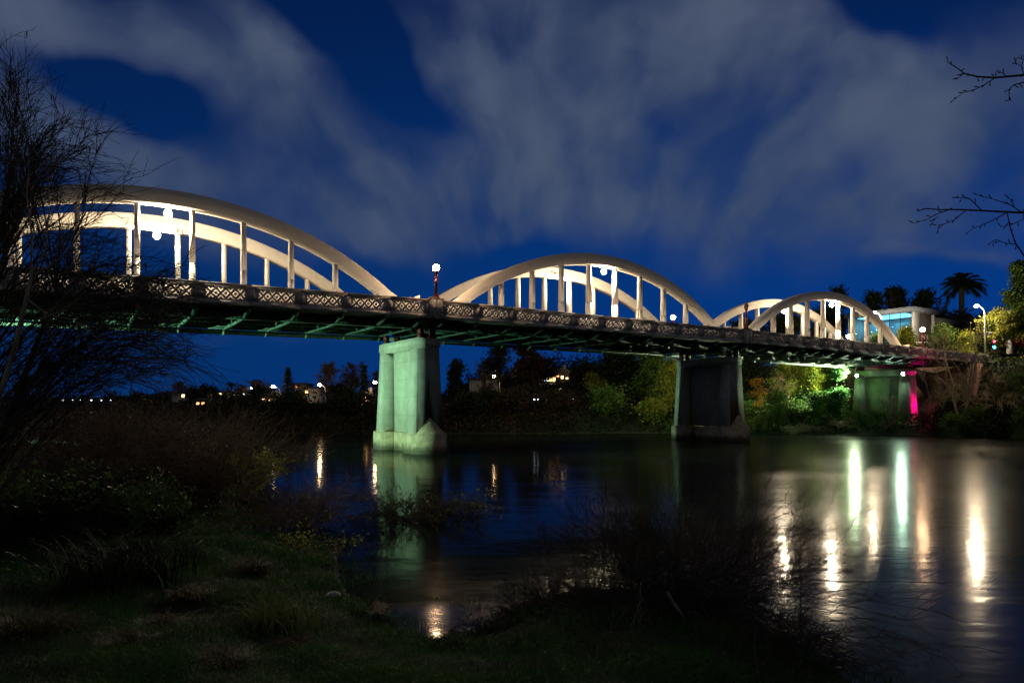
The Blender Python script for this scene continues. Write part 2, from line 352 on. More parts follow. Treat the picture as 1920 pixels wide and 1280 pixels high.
def parapet(ta, tb, npan, vs, sg):
    def bx(mbx, t0, t1, d0, d1, z0, z1):
        a0, a1 = sorted((vs+sg*d0, vs+sg*d1)); return mbx.box(t0, t1, a0, a1, z0, z1)
    t0, t1 = ta+.1+.62, tb+.1-.62; pit = (t1-t0)/npan
    m1 = MB()
    for k in range(npan):      # short lengths so the camber follows
        a, b = t0+k*pit, t0+(k+1)*pit
        bx(m1, a, b, -.05, .30, 12.76, 12.95); bx(m1, a, b, .02, .24, 12.68, 12.76)
        bx(m1, a, b, .0, .30, 11.45, 11.70); bx(m1, a, b, .03, .26, 11.70, 11.78)
    par = m1.build('parapet', mPara, BR, cam=True)
    for k in range(npan+1):
        c = t0+k*pit; a, b = max(t0, c-.34), min(t1, c+.34)
        pm = MB(); bx(pm, a, b, .02, .24, 11.78, 12.68); bx(pm, a+.1, b-.1, -.012, .02, 11.84, 12.62)
        pm.build('pilaster', mPara, par, cam=True)
    for k in range(npan):
        lattice(t0+k*pit+.34 if k else t0+.34, t0+(k+1)*pit-.34, vs, sg).build('lattice_panel', mPara, par, cam=True)
    return par
for vs, sg in ((0., 1), (W, -1)):
    for ta, tb, n in ((-40, 0, 11), (0, 40, 11), (40, 80, 11), (80, TE, 5)): parapet(ta, tb, n, vs, sg)
    for tp in (-40, 0, 40, 80, TE):
        a0, a1 = sorted((vs-sg*.14, vs+sg*.42)); e0, e1 = sorted((vs-sg*.18, vs+sg*.46))
        MB().box(tp+.1-.6, tp+.1-.02, a0, a1, 11.40, 12.98).box(tp+.1+.02, tp+.1+.6, a0, a1, 11.40, 12.98).box(tp+.08, tp+.12, a0+.02, a1-.02, 11.42, 12.96).box(tp+.1-.64, tp+.1+.64, e0, e1, 12.98, 13.07).build('pier_post', mPara, BR, cam=True)
for side, v0, v1 in (('near', 1.40, 1.55), ('far', W-1.55, W-1.40)):
    for ta, tb in ((-40, 0), (0, 40), (40, 80)):
        mb = MB()
        for k in range(11):
            a = ta+.9+k*(38.4/11); mb.box(a, a+38.4/11-.22, v0, v1, 11.843, 13.02)
        mb.build('footpath_barrier', mCream, BR, cam=True)
for ta, tb in ((-40, 0), (0, 40), (40, 80)):   # light strip under the handrail, inside the near parapet
    mb = MB()
    for k in range(22): mb.box(ta+.8+k*1.75, ta+.8+k*1.75+1.5, .305, .335, 12.80, 12.86)
    mb.build('handrail_light_strip', mStrip, BR, cam=True)
# steelwork under the deck
VG = {'near': 2.1, 'far': 9.6}
for si, mid in enumerate(SPANS):
    a, b = mid-19.75, mid+19.75
    for side, vg in VG.items():
        mb = MB()
        for k in range(10):
            t0, t1 = a+(b-a)*k/10, a+(b-a)*(k+1)/10
            mb.box(t0, t1, vg-.02, vg+.02, 10.74, 11.40).box(t0, t1, vg-.2, vg+.2, 10.70, 10.74).box(t0, t1, vg-.2, vg+.2, 11.38, 11.417).box(t0, t1, vg-.1, vg+.1, 10.74, 10.77)
        rv = mb; sg = -1 if side == 'near' else 1
        for x in np.arange(a+.2, b, .3):   # rivet heads and angle stiffeners along the lower flange
            rv.box(x-.04, x+.04, *sorted((vg+sg*.02, vg+sg*.075)), 10.78, 10.90)
        for x in np.arange(a+.87, b, 1.74): rv.box(x-.03, x+.03, *sorted((vg+sg*.02, vg+sg*.14)), 10.775, 11.37)
        mb.build('girder', mSteel, BR, cam=True)
    for vg in (4.6, 7.1): MB().box(a, b, vg-.02, vg+.02, 10.98, 11.417).box(a, b, vg-.13, vg+.13, 10.94, 10.98).build('stringer', mSteel, BR, cam=True)
    tl = [mid+(k+.5)*3.48 for k in range(-6, 6)]; tl = [min(max(x, mid-18.9), mid+18.9) for x in tl]
    for x in tl:
        cb = MB()
        for v0, v1 in ((2.31, 4.46), (4.74, 6.96), (7.24, 9.39)):
            cb.box(x-.02, x+.02, v0, v1, 10.66, 11.41)
        cb.box(x-.17, x+.17, 2.32, 9.38, 10.61, 10.66)
        cbo = cb.build('cross_beam', mSteel, BR, cam=True)
        for sg, vg, ve in ((-1, 2.1, .35), (1, 9.6, W-.35)):
            br = MB(); v0 = vg+sg*.21
            y0, y1 = v0, ve
            # tapered cantilever plate with a sloping bottom flange
            for dx, zz0 in ((.02, 0),):
                br.hexa([(x-dx, y0, 10.80), (x-dx, y1, 11.22), (x-dx, y1, 11.41), (x-dx, y0, 11.37)], [(x+dx, y0, 10.80), (x+dx, y1, 11.22), (x+dx, y1, 11.41), (x+dx, y0, 11.37)])
            br.hexa([(x-.17, y0, 10.75), (x+.17, y0, 10.75), (x+.17, y1, 11.17), (x-.17, y1, 11.17)], [(x-.17, y0, 10.797), (x+.17, y0, 10.797), (x+.17, y1, 11.217), (x-.17, y1, 11.217)])
            br.build('bracket', mSteel, cbo, cam=True)
pp = MB()
for si, mid in enumerate(SPANS): pp.tube([(mid-20, 10.55, 10.55), (mid+20, 10.55, 10.55)], .21, 12)
for x in np.arange(-39, 80, 3.48): pp.tube([(x-.12, 10.55, 10.55), (x+.12, 10.55, 10.55)], .26, 12); pp.box(x+.3, x+.36, 10.5, 10.6, 10.75, 11.41)
pp.build('service_pipe', mPipe, BR, cam=True)
# piers
def taper(v0t, v1t, v0b, v1b, tt, tb, zb, zt, c): return ([(c-tb, v0b, zb), (c+tb, v0b, zb), (c+tb, v1b, zb), (c-tb, v1b, zb)], [(c-tt, v0t, zt), (c+tt, v0t, zt), (c+tt, v1t, zt), (c-tt, v1t, zt)])
def pier(tc, dz=0., nose=True):
    c = tc+.2; top = 9.9+dz
    root = MB().box(c-.2, c+.2, 2.9, 8.9, 1.7, 9.0+dz).build('pier', mPier, BR)
    MB().box(c-1.05, c+1.05, 1.7, 10., 9.0+dz, top).box(c-1.10, c+1.10, 1.64, 10.06, top-.72, top-.05).build('cap_beam', mPier, root)
    MB().hexa(*taper(1.72, 3.0, 1.42, 3.25, 1.03, 1.3, 1.7, 9.0+dz, c)).build('column', mPier, root)
    MB().hexa(*taper(8.75, 9.98, 8.5, 10.3, 1.03, 1.3, 1.7, 9.0+dz, c)).build('column', mPier, root)
    # stained facing on the downstream end of the near column
    MB().hexa([(c-1.285, 1.402, 1.7), (c+1.285, 1.402, 1.7), (c+1.285, 1.42, 1.7), (c-1.285, 1.42, 1.7)], [(c-1.015, 1.7, 9.0+dz), (c+1.015, 1.7, 9.0+dz), (c+1.015, 1.72, 9.0+dz), (c-1.015, 1.72, 9.0+dz)]).build('stained_face', mPierEnd if tc < 60 else mPier, root).location.x = 0
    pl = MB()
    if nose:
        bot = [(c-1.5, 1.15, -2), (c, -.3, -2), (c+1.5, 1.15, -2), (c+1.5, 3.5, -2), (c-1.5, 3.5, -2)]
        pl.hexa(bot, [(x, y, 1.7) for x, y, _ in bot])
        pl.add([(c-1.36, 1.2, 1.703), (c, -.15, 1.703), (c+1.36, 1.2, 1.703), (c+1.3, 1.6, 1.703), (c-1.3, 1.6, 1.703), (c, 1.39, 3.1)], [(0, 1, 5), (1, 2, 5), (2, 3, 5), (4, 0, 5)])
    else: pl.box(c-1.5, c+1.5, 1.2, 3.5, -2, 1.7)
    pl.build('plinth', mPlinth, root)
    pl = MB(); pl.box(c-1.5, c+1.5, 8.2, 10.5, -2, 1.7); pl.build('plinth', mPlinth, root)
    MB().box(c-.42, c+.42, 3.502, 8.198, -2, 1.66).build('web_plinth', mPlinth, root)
    for v in (2.1, 9.6):
        for q in (-.55, .55):
            MB().hexa([(c+q-.3, v-.3, top), (c+q+.3, v-.3, top), (c+q+.3, v+.3, top), (c+q-.3, v+.3, top)], [(c+q-.12, v-.25, top+.4), (c+q+.12, v-.25, top+.4), (c+q+.12, v+.25, top+.4), (c+q-.12, v+.25, top+.4)]).box(c+q-.2, c+q+.2, v-.25, v+.25, top+.4, 10.69+float(camber(tc))).build('bearing', mBear, root)
    return root
pier(0); pier(40); pier(80, -.18); pier(-40, -.6, False)
# end wall of the approach
mb = MB().box(96, 104, .35, W-.35, 0, 11.36); mb.build('abutment', mBrick, BR, cam=False)
mb = MB()
for v in (2.1, 9.6): mb.box(80.4, 96, v-.2, v+.2, 10.7, 11.41)
for x in np.arange(82, 96, 3.48): mb.box(x-.17, x+.17, .5, W-.5, 11.0, 11.40)
mb.build('approach_girder', mSteel, BR, cam=True)
# ------------------------------------------------------------------ lamps on the bridge
def lamp_post(t, v, label, lit, wm=1.):
    z = 13.07+float(camber(t)); p = B(t, v, z)
    r = thing('lamp_post', label, 'lamp post', p, TH, 'red lamp posts on the bridge parapets')
    MB().box(-.26, .26, -.22, .22, 0, .12).lathe([(.21, .12), (.24, .2), (.17, .34), (.155, .42)]).lathe([(.155, .42), (.14, 1.1), (.135, 1.32)], k=8).build('post', mRed, r)
    MB().lathe([(.135, 1.32), (.19, 1.34), (.19, 1.41), (.13, 1.43), (.115, 2.1), (.2, 2.2), (.22, 2.3), (.1, 2.32)], k=10).build('collar', mRed, r)
    MB().ball((0, 0, 2.58), .29, 14).build('globe', mPost if lit else mOff, r, smooth=True)
    MB().lathe([(.16, 2.82), (.18, 2.86), (.06, 2.95), (.02, 3.1)], k=10).build('finial', mRed, r)
    return r
lamp_post(.15, .14, 'red lamp post with glowing globe on the parapet above the green lit pier', True)
lamp_post(40.1, .14, 'red lamp post with dark unlit globe between the middle and right arches', False)
lamp_post(80.1, .14, 'red lamp post with glowing globe beyond the last arch, in front of the glass house', True)
lamp_post(40.1, W-.14, 'small glowing lamp post on the far parapet, seen through the middle arch', True)
lamp_post(80.1, W-.14, 'small glowing lamp post on the far parapet, seen through the right arch', True)
def arch_lamp(t, v, label):
    z = float(zbot(np.array(t % 40-20)))+float(camber(t)); p = B(t, v, z)
    r = thing('arch_lamp', label, 'lamp', p, TH, 'lamps hung under the arch crowns')
    MB().box(-.12, .12, -.12, .12, -.06, .02).tube([(0, 0, -.05), (0, 0, -.2)], .04, 8).build('stem', mDark, r)
    MB().lathe([(.06, -.16), (.2, -.2), (.22, -.24)], k=12).build('hood', mWhiteMetal, r)
    MB().ball((0, 0, -.48), .26, 12).build('globe', mWarm, r, smooth=True)
arch_lamp(-19.8, 2.3, 'dazzling warm lamp under the crown of the left front arch')
arch_lamp(-19.8, 9.6, 'dazzling warm lamp under the crown of the left rear arch')
arch_lamp(20.4, 2.3, 'dazzling warm lamp under the crown of the middle front arch')
arch_lamp(20.4, 9.6, 'warm lamp under the crown of the middle rear arch, half hidden by a hanger')
arch_lamp(60.5, 9.6, 'warm lamp under the crown of the right rear arch, behind a hanger')
arch_lamp(60.5, 2.3, 'dazzling warm lamp under the crown of the right front arch')
def floodlight(p, rz, label, mat, rad=.2, sc=1.):
    r = thing('floodlight', label, 'floodlight', p, rz, 'floodlights fixed to the bridge piers')
    MB().box(-.05, .25, -.09, .09, -.05, .05).build('bracket', mDark, r)
    MB().box(-.28, -.05, -.2*sc, .2*sc, -.16*sc, .16*sc).build('housing', mDark, r)
    MB().box(-.29, -.27, -.34*sc, .34*sc, -.32*sc, .32*sc).build('shade', mDark, r)
    q = np.linspace(0, np.pi/2, 6); lens = MB().lathe([(max(rad*np.cos(x), 1e-3), rad*np.sin(x)) for x in q], (0, 0, 0), 14); lens.V[0] = np.stack([-.292-lens.V[0][:, 2]*.8, lens.V[0][:, 1], lens.V[0][:, 0]], 1)
    lens.build('lens', mat, r, smooth=True)
floodlight(B(78.9, 9.3, 9.0), TH, 'greenish white floodlight at the far corner of the right bank pier, beside green trees', mGreenL)
floodlight(B(78.9, 2.2, 9.0), TH, 'greenish white floodlight at the top of the magenta lit column', mGreenL)
def beam(t, v, z, tt, vt, zt, W_, ang, col):     # the throw of a floodlight
    l = bpy.data.lights.new('flood_beam', 'SPOT'); l.energy = W_; l.color = col; l.spot_size = math.radians(ang); l.spot_blend = .8; l.shadow_soft_size = .2
    o = bpy.data.objects.new('flood_beam', l); COL.objects.link(o); p, q = Vector(B(t, v, z)), Vector(B(tt, vt, zt)); o.location = p; o.rotation_euler = (q-p).to_track_quat('-Z', 'Y').to_euler()
for v in (10.6,):
    floodlight(B(-38.5, v, 8.6), TH+math.pi, 'greenish white floodlight on the left bank pier behind the willow', mGreenL)
    beam(-37.6, v, 8.6, 0, v-4, 1.5, 85000, 62, (.50, 1, .62))
beam(78.0, 9.3, 9.0, 52, 24, 6.5, 34000, 130, (.80, 1, .55)); beam(78.0, 2.2, 9.0, 50, 8, 4.0, 2500, 110, (.65, 1, .70))
floodlight(B(81.5, -4.0, 2.0), TH-math.pi/2, 'magenta floodlight low beside the column on the right bank', mMag, .2)
beam(81.4, -3.5, 2.1, 80.3, 1.4, 5.6, 15000, 85, (1, .0, .22)); beam(81.2, -3.6, 2.3, 79.2, -.8, 2.4, 9000, 80, (1, .0, .22))
floodlight(B(97, -5.5, 5.2), TH-math.pi/2, 'pink floodlight in the shrubs below the brick end wall', emit('pink_floodlight', (1, .55, .45), 60), .2)
beam(97, -5.1, 5.2, 100.5, .3, 6.5, 3500, 75, (1, .55, .45))
# ------------------------------------------------------------------ vegetation kit
def curve(P, D, L, m, droop=0., wig=.05):
    n = len(P); s = np.linspace(0, 1, m); L = np.broadcast_to(np.asarray(L, float), (n,)); droop = np.broadcast_to(np.asarray(droop, float), (n,))
    pts = P[:, None]+D[:, None]*(L[:, None]*s)[:, :, None]
    pts[:, :, 2] -= (droop*L)[:, None]*s[None]**2
    w = np.cumsum(rng.normal(size=(n, m, 3)), 1)*(wig*L/m**.5)[:, None, None]; w -= w[:, :1]
    return pts+w
def sprout(pts, n, s0, s1, a0, a1, up=0.):
    k = len(pts); m = pts.shape[1]; i = rng.integers(0, k, n); s = U(s0, s1, n); f = s*(m-1); j = np.minimum(f.astype(int), m-2); q = (f-j)[:, None]
    P = pts[i, j]*(1-q)+pts[i, j+1]*q; T = norm(pts[i, j+1]-pts[i, j])
    R = norm(np.cross(T, rng.normal(size=(n, 3)))); a = U(a0, a1, n)[:, None]
    D = T*np.cos(a)+R*np.sin(a); D[:, 2] += up
    return P, norm(D), i, s
def rads(r0, r1, n, m): return np.broadcast_to(np.asarray(r0, float), (n,))[:, None]*(1-np.linspace(0, 1, m))[None]+np.asarray(r1, float)*np.linspace(0, 1, m)[None]
def tree(name, label, base, H, Wd, leaf=None, nleaf=0, lsize=.3, n1=14, n2=60, n3=0, shape='round', trunk=.2, bark=mBark, twig=mTwig, clear=.25, rmin=.02, jit=.5, group=None, cat='tree', up=.25, stems=1, droop=.1, lean=(0, 0), asp=.45):
    nleaf = int(nleaf*1.9); lsize *= .7
    r = thing(name, label, cat, base, 0, group); o0 = np.zeros(3)
    P = np.zeros((stems, 3)); P[:, :2] = rng.normal(size=(stems, 2))*(.12*H*.1 if stems > 1 else 0)
    D = norm(np.column_stack([rng.normal(size=(stems, 2))*(.16 if stems > 1 else .04)+np.array(lean), np.ones(stems)]))
    p0 = curve(P, D, H*.92, 9, 0, .035)
    mb = MB(); mb.tubes(p0, rads(trunk, max(rmin, trunk*.12), stems, 9)*(1+.5*np.exp(-np.linspace(0, 1, 9)*14))[None], 8); mb.build('trunk', bark, r, smooth=True)
    mb = MB()
    P, D, i, s = sprout(p0, n1, clear, .97, .5, 1.25, up)
    q = (s-clear)/(1-clear)
    sh = {'round': np.sin(np.pi*(.2+.75*q)), 'cone': 1.05-q*.95, 'spread': .45+.55*np.sin(np.pi*(.3+.55*q)), 'col': .9-.35*q*q*2}[shape]
    L = Wd*np.clip(sh, .12, 2)*U(.7, 1.1, n1)
    p1 = curve(P, D, L, 7, droop, .09); r1 = trunk*.34*(1-s*.6); mb.tubes(p1, rads(r1, rmin, n1, 7), 5)
    P, D, i, s = sprout(p1, n2, .15, 1., .4, 1.1, .15); L2 = L[i]*U(.25, .5, n2)
    p2 = curve(P, D, L2, 5, droop, .1); mb.tubes(p2, rads(np.maximum(rmin, r1[i]*.35), rmin*.7, n2, 5), 4); last = p2
    if n3:
        P, D, i, s = sprout(p2, n3, .1, 1., .3, .9, .1); p3 = curve(P, D, L2[i]*U(.4, .8, n3), 4, droop, .12); mb.tubes(p3, rads(rmin*.8, rmin*.5, n3, 4), 3); last = p3
    if leaf is None: mb.build('crown', twig, r)
    else:
        mb.build('limbs', twig, r)
        k = rng.integers(0, len(last), nleaf); jn = rng.integers(0, last.shape[1], nleaf)
        C = last[k, jn]+rng.normal(size=(nleaf, 3))*np.array([jit, jit, jit*.7])
        MB().leaves(C, lsize*U(.6, 1.25, nleaf), asp).build('crown', leaf, r)
    return r
def shrub(name, label, base, H, Wd, nst=40, ntw=300, twig=mTwig, r0=.012, rm=.004, leaf=None, nleaf=0, lsize=.06, flat=.0, droop=.15, cat='shrub', group=None, ntw2=0, spread=.8, dirv=(0, 0), asp=.35):
    r = thing(name, label, cat, base, 0, group)
    P = np.column_stack([rng.normal(size=(nst, 2))*Wd*.12, np.full(nst, -.1)])
    D = norm(np.column_stack([rng.normal(size=(nst, 2))*spread*Wd/H+np.array(dirv), np.full(nst, 1.-flat)]))
    L = U(.55, 1.05, nst)*H*np.clip(np.linalg.norm(D[:, :2], axis=1)*Wd/H+.75, .6, 2.)
    p0 = curve(P, D, L, 8, droop, .06); mb = MB(); mb.tubes(p0, rads(r0*U(.6, 1.2, nst), rm, nst, 8), 4)
    P, D, i, s = sprout(p0, ntw, .15, 1., .25, .85, .25); L2 = L[i]*U(.15, .4, ntw)*(1.2-.5*s)
    p1 = curve(P, D, L2, 6, droop*.5, .08); mb.tubes(p1, rads(np.maximum(rm*1.3, r0*.35), rm*.8, ntw, 6), 3); last = p1
    if ntw2:
        P, D, i, s = sprout(p1, ntw2, .1, 1., .25, .8, .2); p2 = curve(P, D, L2[i]*U(.3, .7, ntw2), 5, 0, .08); mb.tubes(p2, rads(rm, rm*.6, ntw2, 5), 3); last = p2
    mb.build('stems', twig, r)
    if leaf is not None:
        k = rng.integers(0, len(last), nleaf); jn = rng.integers(1, last.shape[1], nleaf)
        C = last[k, jn]+rng.normal(size=(nleaf, 3))*lsize*.4
        MB().leaves(C, lsize*U(.6, 1.3, nleaf), asp).build('leaves', leaf, r)
    return r
def tuft(name, label, base, H, n, mat, w=.012, lean=.7, R=.15, cat='plant', group=None):
    P = np.column_stack([rng.normal(size=(n, 2))*R, np.full(n, -.05)])+np.asarray(base)
    o = MB().blades(P, H*U(.5, 1.1, n), lean, w, 6).build(name, mat, loc=base); return tag(o, label, cat, group)
def G(px, py, Y=None):
    """ground point seen at that pixel, searched along the sight line"""
    Ys = np.concatenate([np.arange(6, 40, .05), np.arange(40, 250, .5)]) if Y is None else np.array([Y])
    if Y is not None: x = (px-960)/F*Y; return np.array([x, Y, max(gz(x, Y), 0)])
    x = (px-960)/F*Ys; z = CAMH+(765-py)/F*Ys; h = np.maximum(height(x, Ys), 0); k = np.argmax(z <= h)
    return np.array([x[k], Ys[k], h[k]])
#@@VEG
mHouse = [plain('pale_render', (.42, .42, .42), (.34, .34, .35), .8), plain('dark_boards', (.08, .07, .065), None, .8), plain('tan_render', (.3, .26, .22), None, .8)]
mRoof = plain('dark_roof', (.04, .04, .045), None, .7)
mFrame = plain('window_frame_paint', (.4, .4, .4), None, .5)
eWin = {'w': emit('warm_window', (1, .55, .2), 5), 'o': emit('orange_window', (1, .3, .08), 4), 'c': emit('cool_window', (.55, .8, 1), 3), 'y': emit('yellow_window', (1, .7, .25), 7), 'd': plain('dark_window', (.02, .02, .025), None, .1)}
def house(label, px0, px1, pyt, pyb, Y, wins, mat=0, roof='flat', depth=8., name='house', group='houses on the far bank'):
    x0, x1 = (px0-960)/F*Y, (px1-960)/F*Y; cx = (x0+x1)/2; z = min(gz(cx, Y), gz(cx, Y+depth))-.6
    top = CAMH+(765-pyt)/F*Y-z; w = (x1-x0)/2; r = thing(name, label, 'house', (cx, Y, z), 0, group)
    MB().box(-w, w, 0, depth, 0, top).build('wall', mHouse[mat], r)
    if roof == 'flat': MB().box(-w-.4, w+.4, -.5, depth+.4, top+.003, top+.3).build('roof', mRoof, r)
    else:
        h = w*.55; mb = MB()
        for y0, y1 in ((-.5, depth+.4),): mb.prism([(-w-.5, top-.05), (w+.5, top-.05), (0, top+h)], y0, y1)
        mb.build('roof', mRoof, r); MB().box(w*.3, w*.3+.7, depth*.5, depth*.5+.7, top+.1, top+h+.8).build('chimney', mHouse[2], r)
    for wx, wy, ww, wh, k in wins:   # pixel centre and pixel size of each window
        X = (wx-960)/F*Y-cx; Z = CAMH+(765-wy)/F*Y-z; q = 1. if k == 'd' else 1.3; a = q*ww/2/F*Y; b = q*wh/2/F*Y
        fr = MB().box(X-a-.09, X-a, -.1, -.004, Z-b-.09, Z+b+.09).box(X+a, X+a+.09, -.1, -.004, Z-b-.09, Z+b+.09).box(X-a, X+a, -.1, -.004, Z+b, Z+b+.09).box(X-a, X+a, -.1, -.004, Z-b-.09, Z-b).box(X-.04, X+.04, -.09, -.06, Z-b, Z+b).build('window', mFrame, r)
        MB().box(X-a, X+a, -.055, -.005, Z-b, Z+b).build('pane', eWin[k], fr)
    return r
house('low pale house with small yellow lit windows, leftmost on the far bank', 322, 346, 738, 757, 150, [(344, 742, 4, 4, 'y'), (350-8, 749, 2, 3, 'd')])
house('dark gabled house below the others with two small amber windows', 360, 384, 752, 765, 132, [(371, 756, 4, 3, 'w'), (381, 756, 4, 3, 'o')], 1, 'gable', 6)
house('grey flat roofed house left of the small palm', 398, 428, 735, 757, 150, [(413, 739, 3, 3, 'y'), (422, 741, 6, 5, 'd')])
house('dark house with one cool lit window right of the small palm', 433, 462, 736, 757, 155, [(439, 740, 2, 4, 'c'), (446, 739, 2, 2, 'c'), (457, 739, 2, 2, 'c')], 1)
house('house with two dim tan windows beside the tall norfolk pine', 488, 510, 742, 758, 145, [(494, 750, 4, 4, 'w'), (503, 750, 4, 3, 'w'), (498, 746, 2, 1.5, 'd')], 2, 'gable', 7)
house('two storey tan house behind the norfolk pine', 548, 569, 720, 750, 165, [(556, 725, 2, 2, 'o'), (564, 740, 2, 2, 'd')], 2)
house('white flat roofed house right of the norfolk pine', 570, 596, 728, 750, 158, [(567+8, 735, 4, 3, 'w'), (590, 735, 6, 4, 'd'), (590, 743, 6, 3, 'd')], 0)
house('dark gabled house with glowing orange windows left of the pier', 660, 694, 742, 768, 140, [(680, 749, 3, 4, 'w'), (686, 748, 5, 6, 'w'), (691, 749, 2, 5, 'o'), (667, 760, 3, 6, 'o'), (677, 760, 5, 4, 'o')], 1, 'gable', 9)
house('long pale house behind the bare tree right of the pier', 880, 933, 712, 745, 165, [(895, 722, 3, 3, 'd'), (908, 721, 4, 3, 'd'), (921, 720, 5, 3, 'd')], 0)
house('white house with a bright warm window and a blue lit window below the trees', 1004, 1042, 703, 735, 150, [(1032, 710, 6, 7, 'w'), (1024, 711, 5, 5, 'c'), (1010, 717, 4, 5, 'c'), (1040-1, 711, 3, 6, 'w')], 0, 'flat', 7)
house('dark house with orange glow above the white house', 1040, 1068, 696, 730, 158, [(1044, 705, 6, 2, 'o'), (1054, 707, 3, 4, 'y'), (1063, 709, 3, 2, 'y')], 1, 'gable')
house('low house with a single bright warm window under the dark trees', 1040, 1056, 727, 740, 140, [(1049, 732, 4, 6, 'y')], 2, 'flat', 6)
# ---- street lamps on the far side
eStreet = emit('street_lamp_light', (1, .62, .30), 170)
def street_lamp(label, px, py, Y, arm=1.2, sc=1., rad=.16, lit=True, mat=None, group='street lamps on the far bank', z0=None):
    p = at(px, py, Y); z = gz(p[0], Y) if z0 is None else z0; h = p[2]-z; r = thing('street_lamp', label, 'street lamp', (p[0]+arm, Y, z), 0, group)
    q = np.linspace(0, math.pi/2, 7); c = [(-arm*(1-math.cos(x)), 0, h-.25*arm-arm*.9+(arm*1.1)*math.sin(x)) for x in q]
    MB().tube([(0, 0, -.3), (0, 0, h*.5), (0, 0, max(h*.6, h-1.15*arm-.2))]+c, .08*sc, 8).build('pole', mWhiteMetal, r, smooth=True)
    MB().box(-arm-.45, -arm+.1, -.13, .13, h-.02, h+.12).build('head', mDark, r)
    MB().ball((-arm-.18, 0, h-.06), rad, 10, .7).build('lens', (mat or eStreet) if lit else mOff, r, smooth=True)
for a in (('bright street lamp on a curved white arm left of the norfolk pine', 514, 724, 150, 1.3), ('small street lamp on a short arm left of the brightest one', 473, 727, 165, 1.), ('warm street lamp in front of the big bare tree', 601, 721, 145, 1.1), ('street lamp beside the left edge of the green lit pier', 705, 716, 142, 1.2),
          ('street lamp between the bare tree and the tall dark tree', 928, 705, 142, 1.), ('street lamp high among the dark trees left of the second pier', 1104, 690, 150, 1.), ('faint street lamp high under the deck left of the second pier', 1212, 664, 155, 1.)):
    street_lamp(*a[:4], arm=a[4], rad=.2 if 'small' in a[0] or 'faint' in a[0] else .38)
eRoad = emit('road_lamp_light', (1, .78, .5), 2200)
street_lamp('tall dazzling street lamp above the yellow lit tree on the right bank', 1833, 573, 115.4, 1.2, 1.1, .34, True, eRoad, 'tall road lamps on the right bank')
street_lamp('tall dazzling street lamp behind the shoulder of the right arch', 1641, 585, 127, 1.2, 1.1, .34, True, eRoad, 'tall road lamps on the right bank')
street_lamp('slim unlit lamp with a white curved pole behind the right arch hangers', 1617, 594, 122, -.5, .8, .1, False, None, 'tall road lamps on the right bank')
# ---- row of low lights along the far bank path
eBol = emit('path_light', (.75, .85, 1), 5)
first = None
for i, px in enumerate([952, 963, 1002, 1009, 1026, 1047, 1053, 1060, 1067, 1074, 100, 118, 137, 152, 171, 190, 208]):
    Y = 112+U(0, 3) if px > 500 else 92+U(0, 3); p = at(px, 750 if px > 500 else 752, Y); z = gz(p[0], Y)
    if first is None:
        first = thing('bollard_light', '', 'bollard light', (0, 0, 0), 0, 'low path lights along the far bank')
        MB().lathe([(.001, -3.4), (.09, -3.4), (.09, .0), (.001, .0)], k=8).build('post', mDark, first); MB().lathe([(.001, 0), (.1, 0.), (.1, .22), (.001, .22)], k=8).build('lens', eBol, first); MB().lathe([(.001, .22), (.14, .22), (.06, .3), (.001, .3)], k=8).build('cap', mDark, first); r = first; kids = list(first.children)
    else:
        r = first.copy(); COL.objects.link(r)
        for ch in kids: c = ch.copy(); COL.objects.link(c); c.parent = r
    r.location = (p[0], Y, max(z+.55, p[2])); r['label'] = 'small white light in the row along the far bank below the houses' if px > 500 else 'tiny light in the row seen through the willow at far left'
    r['group'] = 'low path lights below the houses' if px > 500 else 'low path lights behind the willow'
# ---- background trees
def T(label, px, pyt, Y, wpx, name='tree', zb=None, **kw):
    x = (px-960)/F*Y; z = gz(x, Y)-.2 if zb is None else zb; H = CAMH+(765-pyt)/F*Y-z
    return tree(name, label, (x, Y, z), H, wpx/2/F*Y, **kw)
bare = dict(n1=34, n2=260, n3=2200, trunk=.28, rmin=.042, clear=.15, twig=mBareTwig, name='bare_tree', up=.5)
T('rounded pale brown bare tree at the far left behind the willow', 345, 713, 160, 46, **bare)
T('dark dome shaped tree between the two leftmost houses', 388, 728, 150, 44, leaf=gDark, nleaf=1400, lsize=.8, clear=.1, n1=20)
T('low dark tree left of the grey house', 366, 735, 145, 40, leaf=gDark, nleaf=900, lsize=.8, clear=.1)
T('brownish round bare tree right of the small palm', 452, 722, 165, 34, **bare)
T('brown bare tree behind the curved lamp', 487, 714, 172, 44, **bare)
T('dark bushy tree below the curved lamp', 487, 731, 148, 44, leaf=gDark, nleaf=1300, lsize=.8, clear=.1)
T('big bare tree lit from below by a warm street lamp', 618, 677, 158, 62, **{**bare, 'n3': 3400})
T('wide bare tree between the lamp and the cypress', 660, 684, 165, 66, **{**bare, 'n3': 3400})
T('slim dark cypress left of the pier', 684, 681, 150, 13, leaf=gDark, nleaf=900, lsize=.6, clear=.03, shape='cone', n1=50, name='cypress', jit=.3)
T('bare tree against the left edge of the pier', 703, 686, 168, 36, **bare)
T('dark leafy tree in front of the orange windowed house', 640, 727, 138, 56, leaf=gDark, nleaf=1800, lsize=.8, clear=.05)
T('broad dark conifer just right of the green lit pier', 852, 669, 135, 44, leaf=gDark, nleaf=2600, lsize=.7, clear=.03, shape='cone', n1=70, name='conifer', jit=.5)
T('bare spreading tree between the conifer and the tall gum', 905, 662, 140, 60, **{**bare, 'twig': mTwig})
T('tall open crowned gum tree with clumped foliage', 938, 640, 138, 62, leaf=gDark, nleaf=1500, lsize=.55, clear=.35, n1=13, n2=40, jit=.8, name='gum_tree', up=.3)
T('broad dark red tinted tree right of the tall gum', 988, 648, 142, 66, leaf=gRust, nleaf=3600, lsize=.7, clear=.2, n1=26, n2=90, jit=.7)
